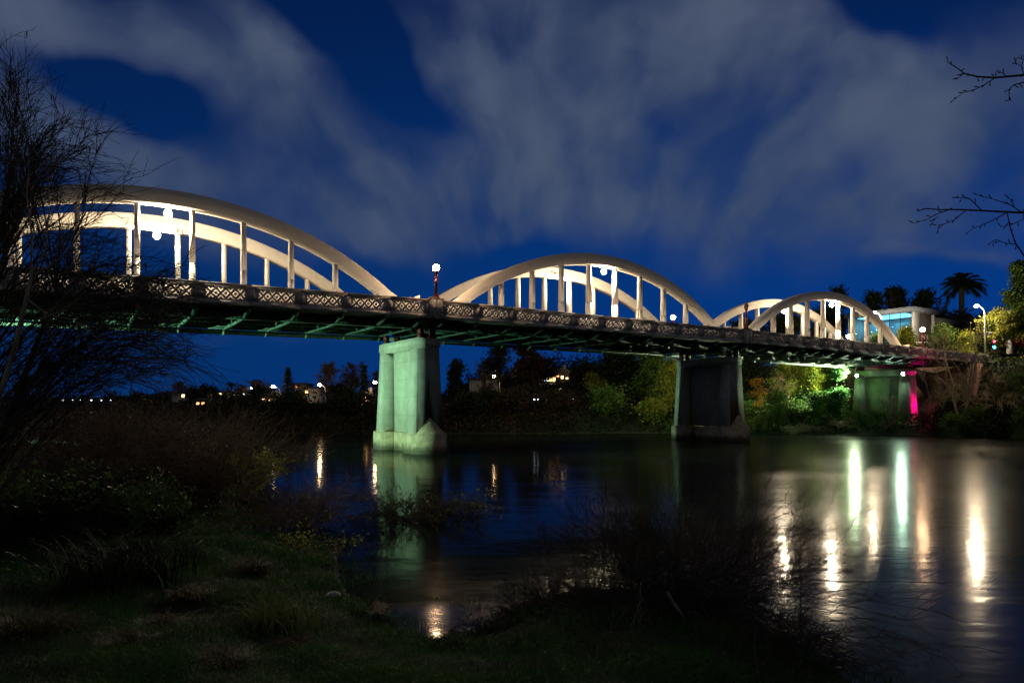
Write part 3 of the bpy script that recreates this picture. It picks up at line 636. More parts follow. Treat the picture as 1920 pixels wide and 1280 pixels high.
T('smaller reddish tree leaning out beside the broad dark tree', 1023, 668, 146, 40, leaf=gRust, nleaf=1300, lsize=.6, clear=.4, n1=14, n2=40, jit=.6)
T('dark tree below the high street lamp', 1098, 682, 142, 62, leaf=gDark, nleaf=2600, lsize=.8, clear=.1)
T('dark tree with yellow lit leaves left of the second pier', 1112, 706, 132, 40, leaf=gYel, nleaf=700, lsize=.5, clear=.2, n1=16)
T('big dark tree with a pale forked trunk touching the deck', 1170, 652, 128, 88, leaf=gDark, nleaf=4200, lsize=.8, clear=.15, n1=34, n2=120, bark=mPaleBark, jit=.8)
T('dark green tree beside the second pier', 1222, 655, 122, 70, leaf=gMid, nleaf=3800, lsize=.6, clear=.08, n1=34, n2=120, jit=.7)
T('olive weeping tree just left of the second pier', 1252, 668, 114, 46, leaf=gYel, nleaf=3200, lsize=.45, clear=.05, n1=40, n2=140, jit=.5, droop=.5)
for a in (('olive bush at the waterline left of the second pier', 1222, 764, 109, 60, gYel), ('dark bush at the waterline below the tall gum', 960, 760, 111, 90, gRust), ('dark bush at the waterline right of the green lit pier', 880, 765, 110, 80, gDark), ('dark green bush at the waterline below the house lights', 1050, 765, 111, 90, gRust), ('dark green bush at the waterline between house lights and second pier', 1140, 745, 112, 90, gMid),
          ('dark bush on the far bank below the norfolk pine', 540, 768, 112, 110, gDark), ('dark bush on the far bank left of the pier', 650, 766, 112, 110, gDark), ('dark bush on the far bank below the small palm', 440, 768, 113, 110, gDark)):
    T(a[0], a[1], a[2], a[3], a[4], leaf=a[5], nleaf=2600, lsize=.5, clear=.03, n1=30, n2=90, jit=.7, trunk=.12, name='bush', cat='bush')
# norfolk pine : regular tiers of arms
def norfolk(label, px, pyt, Y):
    x = (px-960)/F*Y; z = gz(x, Y)-.2; H = CAMH+(765-pyt)/F*Y-z; r = thing('norfolk_pine', label, 'tree', (x, Y, z))
    MB().tube([(0, 0, 0), (0, 0, H*.6), (0, 0, H)], [.22, .14, .02], 8).build('trunk', mBark, r)
    P, D, L = [], [], []
    for k in range(17):
        q = (k+.5)/17; zz_ = H*(.18+.8*q); l = (1-q)**.8*H*.2+.2
        for a in np.arange(7)*2*math.pi/7+k*.4: P.append((0, 0, zz_)); D.append((math.cos(a), math.sin(a), .28)); L.append(l*U(.85, 1.1))
    pts = curve(np.array(P), norm(np.array(D)), np.array(L), 6, .12, .02); mb = MB(); mb.tubes(pts, rads(.05, .02, len(P), 6), 4)
    Q = pts[:, 1:].reshape(-1, 3).repeat(4, 0); mb.leaves(Q+rng.normal(size=Q.shape)*.08, .3, .3, .5); mb.build('crown', gDark, r)
norfolk('tall norfolk pine with tiered branches on the far bank', 540, 688, 150)
def palm(label, px, pyt, Y, rpx, nf=46, name='palm_tree'):
    x = (px-960)/F*Y; z = gz(x, Y)-.2; R = rpx/F*Y; H = CAMH+(765-pyt)/F*Y-z-R*.75; r = thing(name, label, 'palm', (x, Y, z))
    MB().tube([(0, 0, 0), (0, 0, H*.5), (0, 0, H)], [R*.16, R*.12, R*.14], 10).build('trunk', mBark, r)
    a = U(0, 2*np.pi, nf); e = U(-.25, 1.35, nf); D = np.stack([np.cos(a)*np.cos(e), np.sin(a)*np.cos(e), np.sin(e)], 1)
    pts = curve(np.tile([[0, 0, H]], (nf, 1)), D, R*U(.9, 1.15, nf), 8, .45, .01); mb = MB(); mb.tubes(pts, rads(R*.02, R*.008, nf, 8), 3)
    for j in range(2, 8):     # leaflets hang off both sides of each rib
        Tn = norm(pts[:, j]-pts[:, j-1]); sd = norm(np.cross(Tn, np.array([0, 0, 1.])))
        for sgn in (-1, 1):
            for f in (0., .15, .3, .45, .6, .75, .9):
                b0 = pts[:, j]*(1-f)+pts[:, j-1]*f; tip = b0+sd*sgn*R*.17+Tn*R*.14+np.array([0, 0, -R*.09]); w = Tn*R*.02
                mb.add(np.stack([b0-w, b0+w, tip], 1), np.arange(nf)[:, None]*3+np.arange(3)[None])
    mb.build('fronds', gDark, r)
palm('small dark palm on the far bank ridge', 433, 714, 150, 11, 26)
palm('large round headed palm beyond the right end of the bridge', 1803, 504, 150, 36, 60)
# ---- right bank between the two piers
def RB(label, px, pyt, Y, wpx, **kw): return T(label, px, pyt, Y, wpx, **kw)
RB('tall dark tree beside the second pier on the right bank', 1410, 662, 122, 70, leaf=gDark, nleaf=4000, lsize=.5, clear=.05, n1=34, n2=120, jit=.7)
RB('dark tree behind the pale twiggy willow', 1500, 660, 124, 80, leaf=gMid, nleaf=4500, lsize=.5, clear=.05, n1=34, n2=120, jit=.7)
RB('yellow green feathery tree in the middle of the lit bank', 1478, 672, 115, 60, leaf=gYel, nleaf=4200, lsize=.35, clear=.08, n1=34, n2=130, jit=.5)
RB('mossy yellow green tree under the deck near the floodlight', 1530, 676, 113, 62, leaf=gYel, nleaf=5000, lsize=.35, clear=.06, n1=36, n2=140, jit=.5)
RB('dark green tree behind the bright shrub at the pier', 1562, 676, 114, 44, leaf=gMid, nleaf=3600, lsize=.35, clear=.05, n1=30, n2=120, jit=.45)
RB('slender tree with a thin trunk beside the floodlit pier', 1566, 680, 108.5, 34, leaf=gBright, nleaf=900, lsize=.3, clear=.7, n1=16, n2=60, trunk=.1, jit=.3, bark=mBark)
RB('glossy bright green shrub against the floodlit pier', 1570, 728, 106.5, 48, leaf=gBright, nleaf=4200, lsize=.32, clear=.03, n1=30, n2=120, jit=.4, trunk=.1, name='bush', cat='bush')
RB('dark leafy shrub left of the bright green one', 1536, 735, 106.5, 52, leaf=gMid, nleaf=3400, lsize=.32, clear=.03, n1=30, n2=120, jit=.4, trunk=.1, name='bush', cat='bush')
RB('dark round bush low on the bank in the middle of the lit span', 1458, 735, 107, 56, leaf=gMid, nleaf=2800, lsize=.3, clear=.03, n1=30, n2=120, jit=.4, trunk=.1, name='bush', cat='bush')
RB('small orange leaved tree near the second pier', 1425, 708, 112, 34, leaf=gOr, nleaf=900, lsize=.3, clear=.2, n1=18, n2=60, jit=.35, trunk=.09)
RB('leafless pale twigged willow on the lit bank', 1474, 690, 108.5, 44, n1=26, n2=160, n3=700, trunk=.14, rmin=.022, twig=mPaleTwig, bark=mPaleTwig, droop=.7, name='bare_willow', stems=3, clear=.3)
for i, (px, py, n_) in enumerate(((1412, 778, 'left'), (1440, 782, 'middle'), (1462, 790, 'right'))):
    p = G(px, py+8, 105.5+.6*i); tuft('flax_clump', ('flax clump nearest the second pier', 'flax clump in the middle of the three on the lit bank', 'flax clump beside the dry bank grass')[i], p, 2.6, 150, gFlax, .07, .8, .7, group='flax clumps on the right bank')
for px, lab in ((1490, 'pale dry shrub at the waterline of the lit bank'), (1515, 'pale dry shrub below the dark leafy one'), (1576, 'straggly pale shrub at the foot of the floodlit pier')):
    p = G(px, 805, 103.2 if px < 1560 else 102.8); shrub('dry_shrub', lab, p, 2.1, 2.2, 60, 500, mPaleTwig, .025, .013, droop=.4, group='dry shrubs on the right bank')
# ---- right of the bridge end
RB('magenta lit shrub beside the column', 1738, 752, 99.6, 40, leaf=gMagLeaf, nleaf=1900, lsize=.26, clear=.03, n1=30, n2=110, jit=.35, trunk=.08, name='bush', cat='bush')
RB('bare bank tree with three pale trunks right of the magenta shrub', 1806, 588, 93.5, 110, n1=44, n2=260, n3=800, trunk=.17, rmin=.024, twig=mPaleTwig, bark=mPaleBark, name='bare_tree', stems=3, clear=.22)
RB('grey bare shrub in front of the dark pier wall', 1668, 738, 99.5, 52, n1=26, n2=160, n3=600, trunk=.07, rmin=.018, twig=mPaleTwig, name='bare_shrub', stems=4, clear=.1, cat='shrub')
RB('brown bare willow at the right edge of the picture', 1890, 672, 90, 110, n1=40, n2=300, n3=1400, trunk=.16, rmin=.022, twig=mPaleTwig, name='bare_willow', stems=3, clear=.12, droop=.4)
RB('brown twiggy tree between the pale trunks and the right edge', 1850, 690, 93, 60, n1=30, n2=200, n3=900, trunk=.1, rmin=.02, twig=mRedTwig, name='bare_willow', stems=3, clear=.15, droop=.3)
for a in (('low green shrub at the foot of the pale trunks', 1785, 775, 92.5, 60, gMid), ('green shrub under the pink lit wall', 1830, 765, 92, 66, gMid), ('dark shrub at the right edge waterline', 1880, 760, 88.5, 80, gDark), ('olive shrub at the far right waterline', 1925, 755, 86, 70, gMid), ('reddish shrub right of the magenta one', 1762, 770, 95.5, 46, gRust)):
    RB(a[0], a[1], a[2], a[3], a[4], leaf=a[5], nleaf=2400, lsize=.3, clear=.03, n1=30, n2=110, jit=.45, trunk=.08, name='bush', cat='bush')

for a in (('clipped yellow green hedge shrub left of the last lamp post', 1700, 614, 122, 44, gYel), ('dark green shrub right of the last lamp post', 1762, 608, 121, 60, gMid), ('yellow green shrub under the tall street lamp', 1815, 624, 118, 54, gYel), ('blue lit shrub behind the right arch', 1638, 620, 126, 24, gMid)):
    RB(a[0], a[1], a[2], a[3], a[4], leaf=a[5], nleaf=2600, lsize=.32, clear=.03, n1=30, n2=110, jit=.45, trunk=.08, name='bush', cat='bush')
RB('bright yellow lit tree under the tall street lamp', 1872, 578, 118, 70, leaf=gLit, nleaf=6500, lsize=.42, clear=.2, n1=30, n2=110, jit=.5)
RB('big dark cedar at the right edge', 1918, 486, 124, 100, leaf=gMid, nleaf=7000, lsize=.55, clear=.12, shape='cone', n1=90, n2=260, jit=.5, name='cedar')
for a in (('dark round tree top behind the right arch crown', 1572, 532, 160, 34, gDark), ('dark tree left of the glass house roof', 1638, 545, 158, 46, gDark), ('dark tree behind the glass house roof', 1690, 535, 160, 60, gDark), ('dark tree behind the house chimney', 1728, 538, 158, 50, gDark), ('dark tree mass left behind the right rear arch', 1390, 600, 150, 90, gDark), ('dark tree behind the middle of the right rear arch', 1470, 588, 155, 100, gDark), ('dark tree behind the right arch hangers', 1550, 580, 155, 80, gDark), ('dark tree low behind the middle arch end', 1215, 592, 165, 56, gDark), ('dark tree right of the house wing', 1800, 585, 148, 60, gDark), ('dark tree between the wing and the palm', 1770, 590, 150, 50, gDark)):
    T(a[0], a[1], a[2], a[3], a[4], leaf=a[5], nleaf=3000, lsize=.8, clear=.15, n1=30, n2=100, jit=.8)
for px, pyt, lab in ((1660, 534, 'thin bare tree left behind the glass house'), (1752, 540, 'tall bare tree right of the chimney'), (1766, 532, 'tallest bare tree between chimney and palm'), (1412, 596, 'bare tree behind the left foot of the right rear arch')):
    T(lab, px, pyt, 160, 34, **{**bare, 'twig': mTwig})
# ---- glass house
hx = at(1712, 645, 130); GHr = thing('glass_house', 'modern flat roofed house with a tall blue lit glass front above the bridge end', 'house', (hx[0], hx[1], 0), TH)
mWh = plain('white_render', (.5, .53, .58), (.45, .48, .52), .7); mGrey = plain('grey_render', (.13, .125, .13), (.10, .10, .105), .8)
m, t, bs = nt('facade_glass'); gl = t.nodes.new('ShaderNodeBsdfGlossy'); gl.inputs[1].default_value = .02; tr = t.nodes.new('ShaderNodeBsdfTransparent'); tr.inputs[0].default_value = (.55, .85, .95, 1)
mx = t.nodes.new('ShaderNodeMixShader'); mx.inputs[0].default_value = .12; t.links.new(tr.outputs[0], mx.inputs[1]); t.links.new(gl.outputs[0], mx.inputs[2]); t.links.new(mx.outputs[0], t.nodes['Material Output'].inputs[0]); mGlass = m
zb_, zf, zr = 12., 16.4, 22.3; mRf = plain('slate_roof_fascia', (.16, .19, .25), None, .6)
MB().box(0, 9, 0, 13, zb_, zf).build('base', mGrey, GHr)
MB().box(-.9, 9.4, -.5, 13.3, zr, zr+.8).box(-.92, 9.42, -.52, 13.32, zr+.8, zr+.86).build('roof', mRf, GHr)
MB().box(.15, 2.4, .002, .35, zf, zr-.003).box(8.6, 9, .36, 13, zf, zr-.003).box(.1, 8.6, 12.6, 13, zf, zr-.003).box(3.2, 3.5, 1.5, 5, zf, zr-1.5).box(4.5, 4.8, 7, 11, zf, zr-1).build('wall', mWh, GHr)
for k in range(6): MB().box(.04, .06, .45+k*2.03, .45+(k+1)*2.03-.1, zf+.05, zr-.05).build('window', mGlass, GHr)
mb = MB()
for k in range(7): mb.box(0, .12, .36+k*2.03, .44+k*2.03, zf, zr-.003)
mb.build('mullions', mDark, GHr)
MB().box(1, 7, 2, 11.5, zr-.12, zr-.02).build('ceiling_light', emit('cool_room_light', (.45, .8, 1), 3.2), GHr)
MB().box(2.41, 9.38, .8, 1.1, zf, zr-.003).box(9.42, 24, 1.2, 12, zb_, 20.5).build('wing', mGrey, GHr); MB().box(9.42, 20, .8, 12.4, 20.503, 22.).build('wing_roof', mGrey, GHr)
MB().box(15, 17.2, 5, 6.6, 22.003, 24.).box(14.9, 17.3, 4.9, 6.7, 24., 24.2).build('chimney', mGrey, GHr)
mb = MB()
for k in range(5): mb.box(.1+k*1.1, .16+k*1.1, -2., -1.94, zf, zf+1.2)
mb.box(.1, 4.56, -1.99, -1.95, zf+1.2, zf+1.26).box(0, 4.7, -2.05, -.003, zf-.25, zf-.002); mb.build('balcony', mWhiteMetal, GHr)
# ---- things at the road end
p = at(1863, 645, 112); z = gz(p[0], 112); r = thing('traffic_light', 'traffic light with red and blue green lamps lit at the road end', 'traffic light', (p[0], 112, z)); hz = p[2]-z
MB().tube([(0, .12, -.2), (0, .12, hz+.9)], .07, 8).build('pole', mDark, r)
MB().box(-.22, .22, -.1, .045, hz-.85, hz+.75).build('head', mDark, r)
MB().ball((0, -.16, hz+.42), .17, 10).build('red_lamp', emit('red_signal', (1, .02, .05), 14), r); MB().ball((0, -.16, hz-.5), .19, 10).build('green_lamp', emit('green_signal', (.03, .85, 1), 30), r)
p = at(1893, 650, 116); z = gz(p[0], 116); o = MB().lathe([(.55, -.2), (.5, .6), (.42, 1.4), (.3, 2.0), (.12, 2.25), (.01, 2.3)], k=14).build('stone_marker', mPara, loc=None); o.location = (p[0], 116, p[2]-1); tag(o, 'pale rounded stone marker right of the traffic light', 'marker stone')
p = at(1848, 642, 114); z = gz(p[0], 114); r = thing('sign_post', 'white hooked signpost left of the traffic light', 'sign post', (p[0], 114, z)); h = p[2]-z
MB().tube([(0, 0, -.2), (0, 0, h+1.6), (.1, 0, h+1.75), (.8, 0, h+1.8)], .06, 8).build('post', mWhiteMetal, r); MB().box(.45, 1.05, -.04, .04, h+1.2, h+1.72).build('sign_board', mWhiteMetal, r)
p = at(1906, 640, 117); shrub('flowering_shrub', 'small red leaved shrub at the right edge behind the marker stone', (p[0], 117, p[2]-1.4), 2.2, 2., 30, 200, mTwig, .03, .015, leafmat('red_leaf', (.35, .02, .02), (.45, .05, .03)), 500, .25)
# ---- undergrowth on the far and right banks (nobody could count it)
def undergrowth(x0, x1, d0, d1, n, hmax, mat, size, name='undergrowth'):
    P = np.column_stack([U(x0, x1, n*4), U(55, 140 if d1 < 40 else 200, n*4)]); d = sdist(P, FAR); k = (d > d0) & (d < d1); P = P[k][:n]; d = d[k][:n]
    hh = hmax*np.clip(.55+.5*lump(P[:, 0], P[:, 1], 2.2), .12, 1)*sstep(-.5, 2.5, d)
    z = height(P[:, 0], P[:, 1])+hh*U(0, 1, len(P))**.7
    o = MB().leaves(np.column_stack([P, z]), size*U(.6, 1.3, len(P)), .4).build(name, mat); o['kind'] = 'stuff'; return o
undergrowth(-75, 10, 0, 24, 50000, 1.9, gRust, .36); undergrowth(-75, 45, 0, 22, 50000, 1.6, gDark, .36); undergrowth(24, 62, 0, 18, 22000, 2.2, gMid, .35)
undergrowth(-95, -8, 26, 44, 30000, 1.7, gDark, .5); undergrowth(-110, -8, 66, 86, 40000, 3.6, gDark, .6); undergrowth(-10, 48, 24, 48, 40000, 2.8, gDark, .5); undergrowth(-12, 48, 62, 84, 40000, 8.5, gDark, .6)
undergrowth(60, 130, 0, 20, 26000, 1.8, gMid, .35); undergrowth(60, 130, 0, 20, 12000, 2.2, gRust, .35)
# ================================================================ near bank
# big willow at the left edge
base = np.array([-8.3, 10.2, gz(-8.3, 10.2)-.1]); r = thing('willow_tree', 'leafless dark willow with a haze of fine twigs filling the left edge', 'tree', base)
st = np.array([[(0, 0, 0), (.15, .1, 1.6), (.1, .2, 3.4), (.3, .3, 5.2), (.6, .3, 6.6)], [(-.2, .3, 0), (-.5, .5, 1.8), (-.3, .6, 3.6), (.1, .8, 5.4), (.5, 1., 7.)], [(.2, -.2, 0), (.5, -.3, 1.2), (.8, -.3, 2.4), (1.2, -.2, 3.6), (1.5, 0, 4.8)]], float)
MB().tubes(st, np.array([[.11, .085, .06, .04, .02]]*3), 8).build('trunk', mBark, r, smooth=True)
ends = [(318, 580), (322, 640), (328, 720), (280, 600), (250, 720), (200, 650), (270, 560), (300, 700), (20, 165), (130, 255), (160, 330), (225, 400), (238, 480), (205, 545), (325, 610), (335, 690), (305, 745), (185, 290), (10, 110), (245, 650), (120, 440), (150, 610), (60, 300), (90, 560), (170, 700), (210, 760), (70, 740), (-20, 240), (30, 430), (-40, 600), (110, 350), (180, 470), (280, 730), (300, 655), (40, 640), (140, 520), (110, 300), (60, 210), (20, 320), (230, 560)]
P0, P3 = [], []
for px, py in ends:
    for rep in range(3):
        Y = 10.3+U(-1.6, 1.8); e = at(px+U(-25, 5), py+U(-12, 22), Y)-base; s_ = st[rng.integers(0, 3)]; zt_ = np.clip(e[2]-U(.6, 2.2), .6, 5.6)
        j = np.array([np.interp(zt_, s_[:, 2], s_[:, c]) for c in range(3)]); P0.append(j); P3.append(e)
P0 = np.array(P0); P3 = np.array(P3); d = P3-P0; s = np.linspace(0, 1, 10)[None, :, None]
lim = P0[:, None]+d[:, None]*s; lim[:, :, 2] += (np.linalg.norm(d[:, :2], axis=1)*.42)[:, None]*np.sin(s[:, :, 0]*np.pi*.82)*.6
lim += np.cumsum(rng.normal(size=lim.shape)*.03, 1)
mb = MB(); mb.tubes(lim, rads(.015, .004, len(lim), 10), 4)
P, D, i, q = sprout(lim, 1900, .2, 1., .2, .8, .1); p2 = curve(P, D, U(.35, 1.0, 1900), 7, .22, .06); mb.tubes(p2, rads(.0052, .003, 1900, 7), 3)
P, D, i, q = sprout(p2, 6500, .1, 1., .2, .75, .1); p3 = curve(P, D, U(.15, .5, 6500), 5, .1, .06); mb.tubes(p3, rads(.0038, .0024, 6500, 5), 3)
mb.build('crown', mTwig, r)
k = rng.integers(0, len(p2), 60); C = p2[k, -2]; MB().tubes(np.stack([C, C+[0, 0, -.05], C+[0, 0, -.12]], 1), np.array([[.008, .011, .004]]*60), 5).build('catkins', plain('catkin', (.12, .04, .015), None, .8), r)['kind'] = 'stuff'
# pale sapling in front of the willow
Y = 8.8; tr_ = np.array([at(*p, Y) for p in ((-90, 1000), (-8, 765), (28, 650), (58, 520))]); b0 = tr_[0].copy(); b0[2] = gz(b0[0], Y)-.1; tr_ = np.vstack([b0, tr_[1:]])
r = thing('sapling', 'slender pale barked sapling in front of the willow', 'tree', b0)
MB().tube(tr_-b0, [.045, .034, .028, .022], 8).build('trunk', mPaleBark, r, smooth=True)
fk = np.array([[at(*p, Y)-b0 for p in c] for c in (((58, 520), (85, 470), (92, 400), (90, 310)), ((58, 520), (120, 480), (160, 420), (185, 340)), ((50, 560), (90, 590), (140, 600), (190, 640)), ((58, 520), (60, 440), (50, 370), (55, 300)), ((38, 625), (70, 600), (110, 585), (150, 560)))])
mb = MB(); mb.tubes(fk, rads(.014, .004, 5, 4), 6); P, D, i, q = sprout(fk, 60, .2, 1., .3, .8, .2); mb.tubes(curve(P, D, U(.2, .6, 60), 6, .05, .06), rads(.005, .002, 60, 6), 3); mb.build('branches', mPaleBark, r)
# brown thicket on the left bank
for px, py, Y, H, lab in ((475, 930, 36, 3.4, 'red brown twiggy shrub nearest the yellow green willow'), (415, 935, 32, 4.2, 'dense brown shrub left of the yellow green willow'), (355, 945, 29, 4.4, 'tall brown shrub in the middle of the left bank thicket'), (300, 950, 26, 4.0, 'brown thicket shrub behind the green bank plants'), (235, 945, 24, 4.2, 'brown shrub at the foot of the willow twigs'), (390, 960, 25, 2.6, 'low brown shrub at the water beside the thicket'), (165, 930, 22, 4., 'dark brown shrub low behind the willow'), (90, 920, 20, 3.8, 'dark brown shrub at the left edge behind the willow')):
    x = (px-960)/F*Y; shrub('bank_shrub', lab, (x, Y, max(0, gz(x, Y))), H, H*.75, 90, 900, mRedTwig, .016, .006, gRust if px > 200 else gDark, 900, .09, droop=.18, ntw2=1400, group='brown shrubs of the left bank thicket')
x = -13.6; shrub('yellow_willow', 'small yellow green willow shrub at the water edge of the thicket', ((458-960)/F*29.5, 29.5, .0), 2.5, 1.5, 40, 260, mRedTwig, .014, .006, gLit, 2600, .15, group=None)
for px, py, Y, H, lf, lab in ((20, 985, 15, 2.0, gMid, 'leafy dark green shrub at the left edge'), (110, 985, 15.5, 1.9, gDark, 'dark leafy shrub right of the left edge shrub'), (215, 1000, 16, 1.7, gMid, 'green leafy shrub beside the dark flax'), (305, 985, 18, 1.6, gMid, 'low leafy shrub in front of the brown thicket')):
    x = (px-960)/F*Y; shrub('leafy_shrub', lab, (x, Y, gz(x, Y)), H, H*.8, 60, 500, mTwig, .012, .004, lf, 2400, .1, asp=.4, group='leafy shrubs of the left bank')
for px, Y, H, mt, lab in ((185, 12.2, 1.25, gDark, 'large dark flax clump low at left'), (268, 13, 1.1, gDark, 'dark flax clump right of the largest one'), (520, 10.8, .75, gFlax, 'spiky flax tuft with a few pale arching blades on the grass'), (40, 9.2, .5, gDry, 'orange dry grass tuft at the lower left edge'), (95, 9.6, .42, gDry, 'orange dry grass tuft right of the edge tuft'), (235, 9.4, .34, gDry, 'brown tussock left of the middle tussocks'), (300, 10.4, .33, gDry, 'brown tussock behind the low left ones'), (420, 8.9, .36, gDry, 'round dark tussock on the lower lawn'), (545, 10, .3, gDry, 'brown tussock at the foot of the spiky flax'), (640, 9.4, .25, gDry, 'low brown tussock right of the spiky flax'), (350, 12.2, .4, gDry, 'small brown tussock near the grass spit'), (470, 15, .5, gDry, 'brown grass tussock at the start of the grass spit')):
    x = (px-960)/F*Y; tuft('tussock' if mt is gDry else 'flax_clump', lab, (x, Y, gz(x, Y)), H, 420 if mt is gDry else 160, mt, .006 if mt is gDry else .016, 1.1 if mt is gDry else .8, H*.35, 'grass tuft', 'tussocks and flax of the near bank')
# shrubs standing in the shallows
shrub('river_shrub', 'bare dark shrub standing in the shallows left of the pier reflection', onwater(570, 985), 1.9, 2.2, 90, 900, mRedTwig, .012, .005, gLit, 160, .09, droop=.3, ntw2=1200, group='shrubs standing in the shallows')
shrub('river_shrub', 'bare shrub with yellow green leaves standing in the pier reflection', onwater(765, 975), 1.7, 2.6, 90, 900, mTwig, .012, .005, gYel, 360, .09, droop=.45, ntw2=1200, group='shrubs standing in the shallows')
shrub('river_shrub', 'low leafy end of the shrubs in the shallows right of the pier reflection', onwater(850, 965), 1.1, 2.0, 40, 360, mTwig, .01, .005, gLit, 300, .12, droop=.5, ntw2=300, group='shrubs standing in the shallows')
shrub('sprig', 'thin sprig with small yellow leaves on the grass spit', G(560, 1035), 1.1, .8, 16, 90, mTwig, .005, .0025, gLit, 220, .07); shrub('sprig', 'thin leafy sprig at the tip of the grass spit', G(632, 1045), .9, .6, 10, 60, mTwig, .005, .0025, gLit, 130, .07)
# right hand bare bush, tall stems, log
b0 = np.array([3.55, 13.3, gz(3.55, 13.3)])
shrub('bare_bush', 'large bare fan shaped bush on the near bank at lower centre right', b0, 2.3, 3.0, 150, 1700, mTwig, .012, .0038, gMid, 120, .05, droop=.25, ntw2=4200, spread=1.0, dirv=(.12, 0))
b1 = np.array([2.9, 12.3, gz(2.9, 12.3)]); shrub('bare_bush', 'low dark tangle of twigs at the foot of the large bare bush', b1, 1.2, 2.0, 90, 800, mTwig, .01, .0038, droop=.4, ntw2=1200)
b1 = np.array([4.3, 10.6, gz(4.3, 10.6)]); shrub('bare_bush', 'low twigs hanging over the water at lower right', b1, 1.0, 1.6, 60, 600, mTwig, .008, .0035, gMid, 160, .04, droop=.4, ntw2=800)
for px, pyt, Y, lab in ((1270, 832, 13, 'tall thin bare sapling rising through the bush'), (1080, 900, 13.6, 'thin upright stem at the left of the upright group'), (1098, 905, 13.9, 'thin leafless stem second in the upright group'), (1128, 868, 13.4, 'tallest thin stem left of the bush'), (1152, 940, 13.7, 'short thin stem beside the tallest one'), (1035, 960, 14.1, 'short lone stem above the log'), (1500, 940, 12.6, 'thin forked sapling at the right of the bush')):
    x = (px-960)/F*Y+U(-.05, .05); z = max(gz(x, Y), 0); H = CAMH+(765-pyt)/F*Y-z
    tree('bare_sapling', lab, (x, Y, z-.05), H, H*.28, n1=14, n2=40, trunk=.016, rmin=.0035, clear=.2, up=.7, group='thin bare saplings on the near bank', bark=mTwig, jit=0)
a = np.array([(.35, 13.0, 0), (.8, 13.6, 0), (1.4, 13.85, 0), (2.1, 13.6, 0)]); a[:, 2] = height(a[:, 0], a[:, 1])+np.array([.0, .06, .1, .05])
tag(MB().tube(a, [.04, .07, .08, .05], 10).build('log', mTwig, smooth=True), 'dark fallen log lying along the water edge below the tall stems', 'log')
p = G(1250, 1165); tag(MB().tube([p+[0, 0, .5], p+[.12, -.1, .3], p+[.3, -.15, .05]], [.03, .028, .02], 8).build('dead_branch', mPaleBark, smooth=True), 'short pale dead branch leaning at the foot of the bare bush', 'branch')
p = G(625, 1120); tag(MB().ball(p+[0, 0, .03], .16, 12, .55).build('stone', mPara, smooth=True), 'small pale stone at the water edge on the lawn', 'stone')
# overhanging branches from a tree just beyond the right edge
Y = 5.; xb = 5.9; zb0 = gz(5.5, 4.6); r = thing('overhanging_tree', 'tree beyond the right edge whose two bare budded branches reach into the sky', 'tree', (5.6, Y, zb0))
O = np.array([5.6, Y, zb0]); top = at(2300, -200, Y)-O
MB().tube([(0, 0, -.1), (.05, 0, 2.5), (.1, 0, 5.5), (.15, 0, 8)], [.14, .12, .09, .05], 10).build('trunk', mBark, r, smooth=True)
def twig(mbx, pts, r0, r1, buds=True):
    w = np.array([at(px, py, Y+dy)-O for px, py, dy in pts]); mbx.tube(w, np.linspace(r0, r1, len(w)), 6)
    if buds:
        for j in range(1, len(w)):
            for f in (.0, .45):
                c = w[j]*(1-f)+w[j-1]*f; dd = norm(w[j]-w[j-1]); e = dd*.6+rng.normal(size=3)*np.array([.5, .2, .5]); e = norm(e)*U(.02, .035)
                mbx.tube([c, c+e*.6, c+e, c+e*1.35], [.002, .0032, .0045, .0015], 5)
mb = MB()
twig(mb, [(2390, 60, 0), (2150, 130, 0), (1960, 139, 0), (1920, 141, 0), (1865, 146, 0), (1832, 144, 0), (1808, 138, 0), (1795, 128, 0), (1777, 117, 0)], .011, .0028)
twig(mb, [(1866, 146, 0), (1848, 158, .02), (1828, 168, .02), (1806, 174, .03), (1790, 186, .03)], .0042, .002); twig(mb, [(1888, 144, 0), (1878, 136, 0), (1868, 133, 0)], .003, .0018)
twig(mb, [(1808, 138, 0), (1800, 144, 0), (1797, 146, 0)], .003, .002); twig(mb, [(2150, 130, 0), (1990, 150, 0), (1925, 153, 0), (1900, 160, 0), (1892, 168, 0), (1892, 188, 0)], .006, .0035); twig(mb, [(2150, 130, 0), (1960, 120, 0), (1922, 113, 0), (1908, 108, 0)], .005, .0025); twig(mb, [(1920, 141, 0), (1915, 125, 0), (1904, 118, 0)], .003, .002)
mb.build('upper_branch', mTwig, r)
mb = MB()
twig(mb, [(2390, 300, 0), (2120, 385, 0), (1960, 399, 0), (1920, 399, 0), (1860, 396, 0), (1800, 393, 0), (1760, 393, 0), (1738, 391, 0), (1720, 396, 0)], .011, .0025)
twig(mb, [(1780, 393, 0), (1758, 401, 0), (1738, 411, 0), (1715, 419, 0)], .004, .002); twig(mb, [(1840, 394, 0), (1820, 374, 0), (1805, 370, 0), (1795, 371, 0)], .004, .002); twig(mb, [(1810, 395, 0), (1790, 412, 0), (1770, 420, 0), (1760, 428, 0)], .004, .002)
twig(mb, [(1960, 410, 0), (1912, 396, 0), (1895, 384, 0), (1860, 373, 0), (1833, 366, 0)], .005, .002); twig(mb, [(1885, 400, 0), (1860, 414, 0), (1840, 422, 0), (1818, 432, 0)], .0045, .002); twig(mb, [(1900, 384, 0), (1895, 375, 0), (1892, 372, 0)], .003, .002)
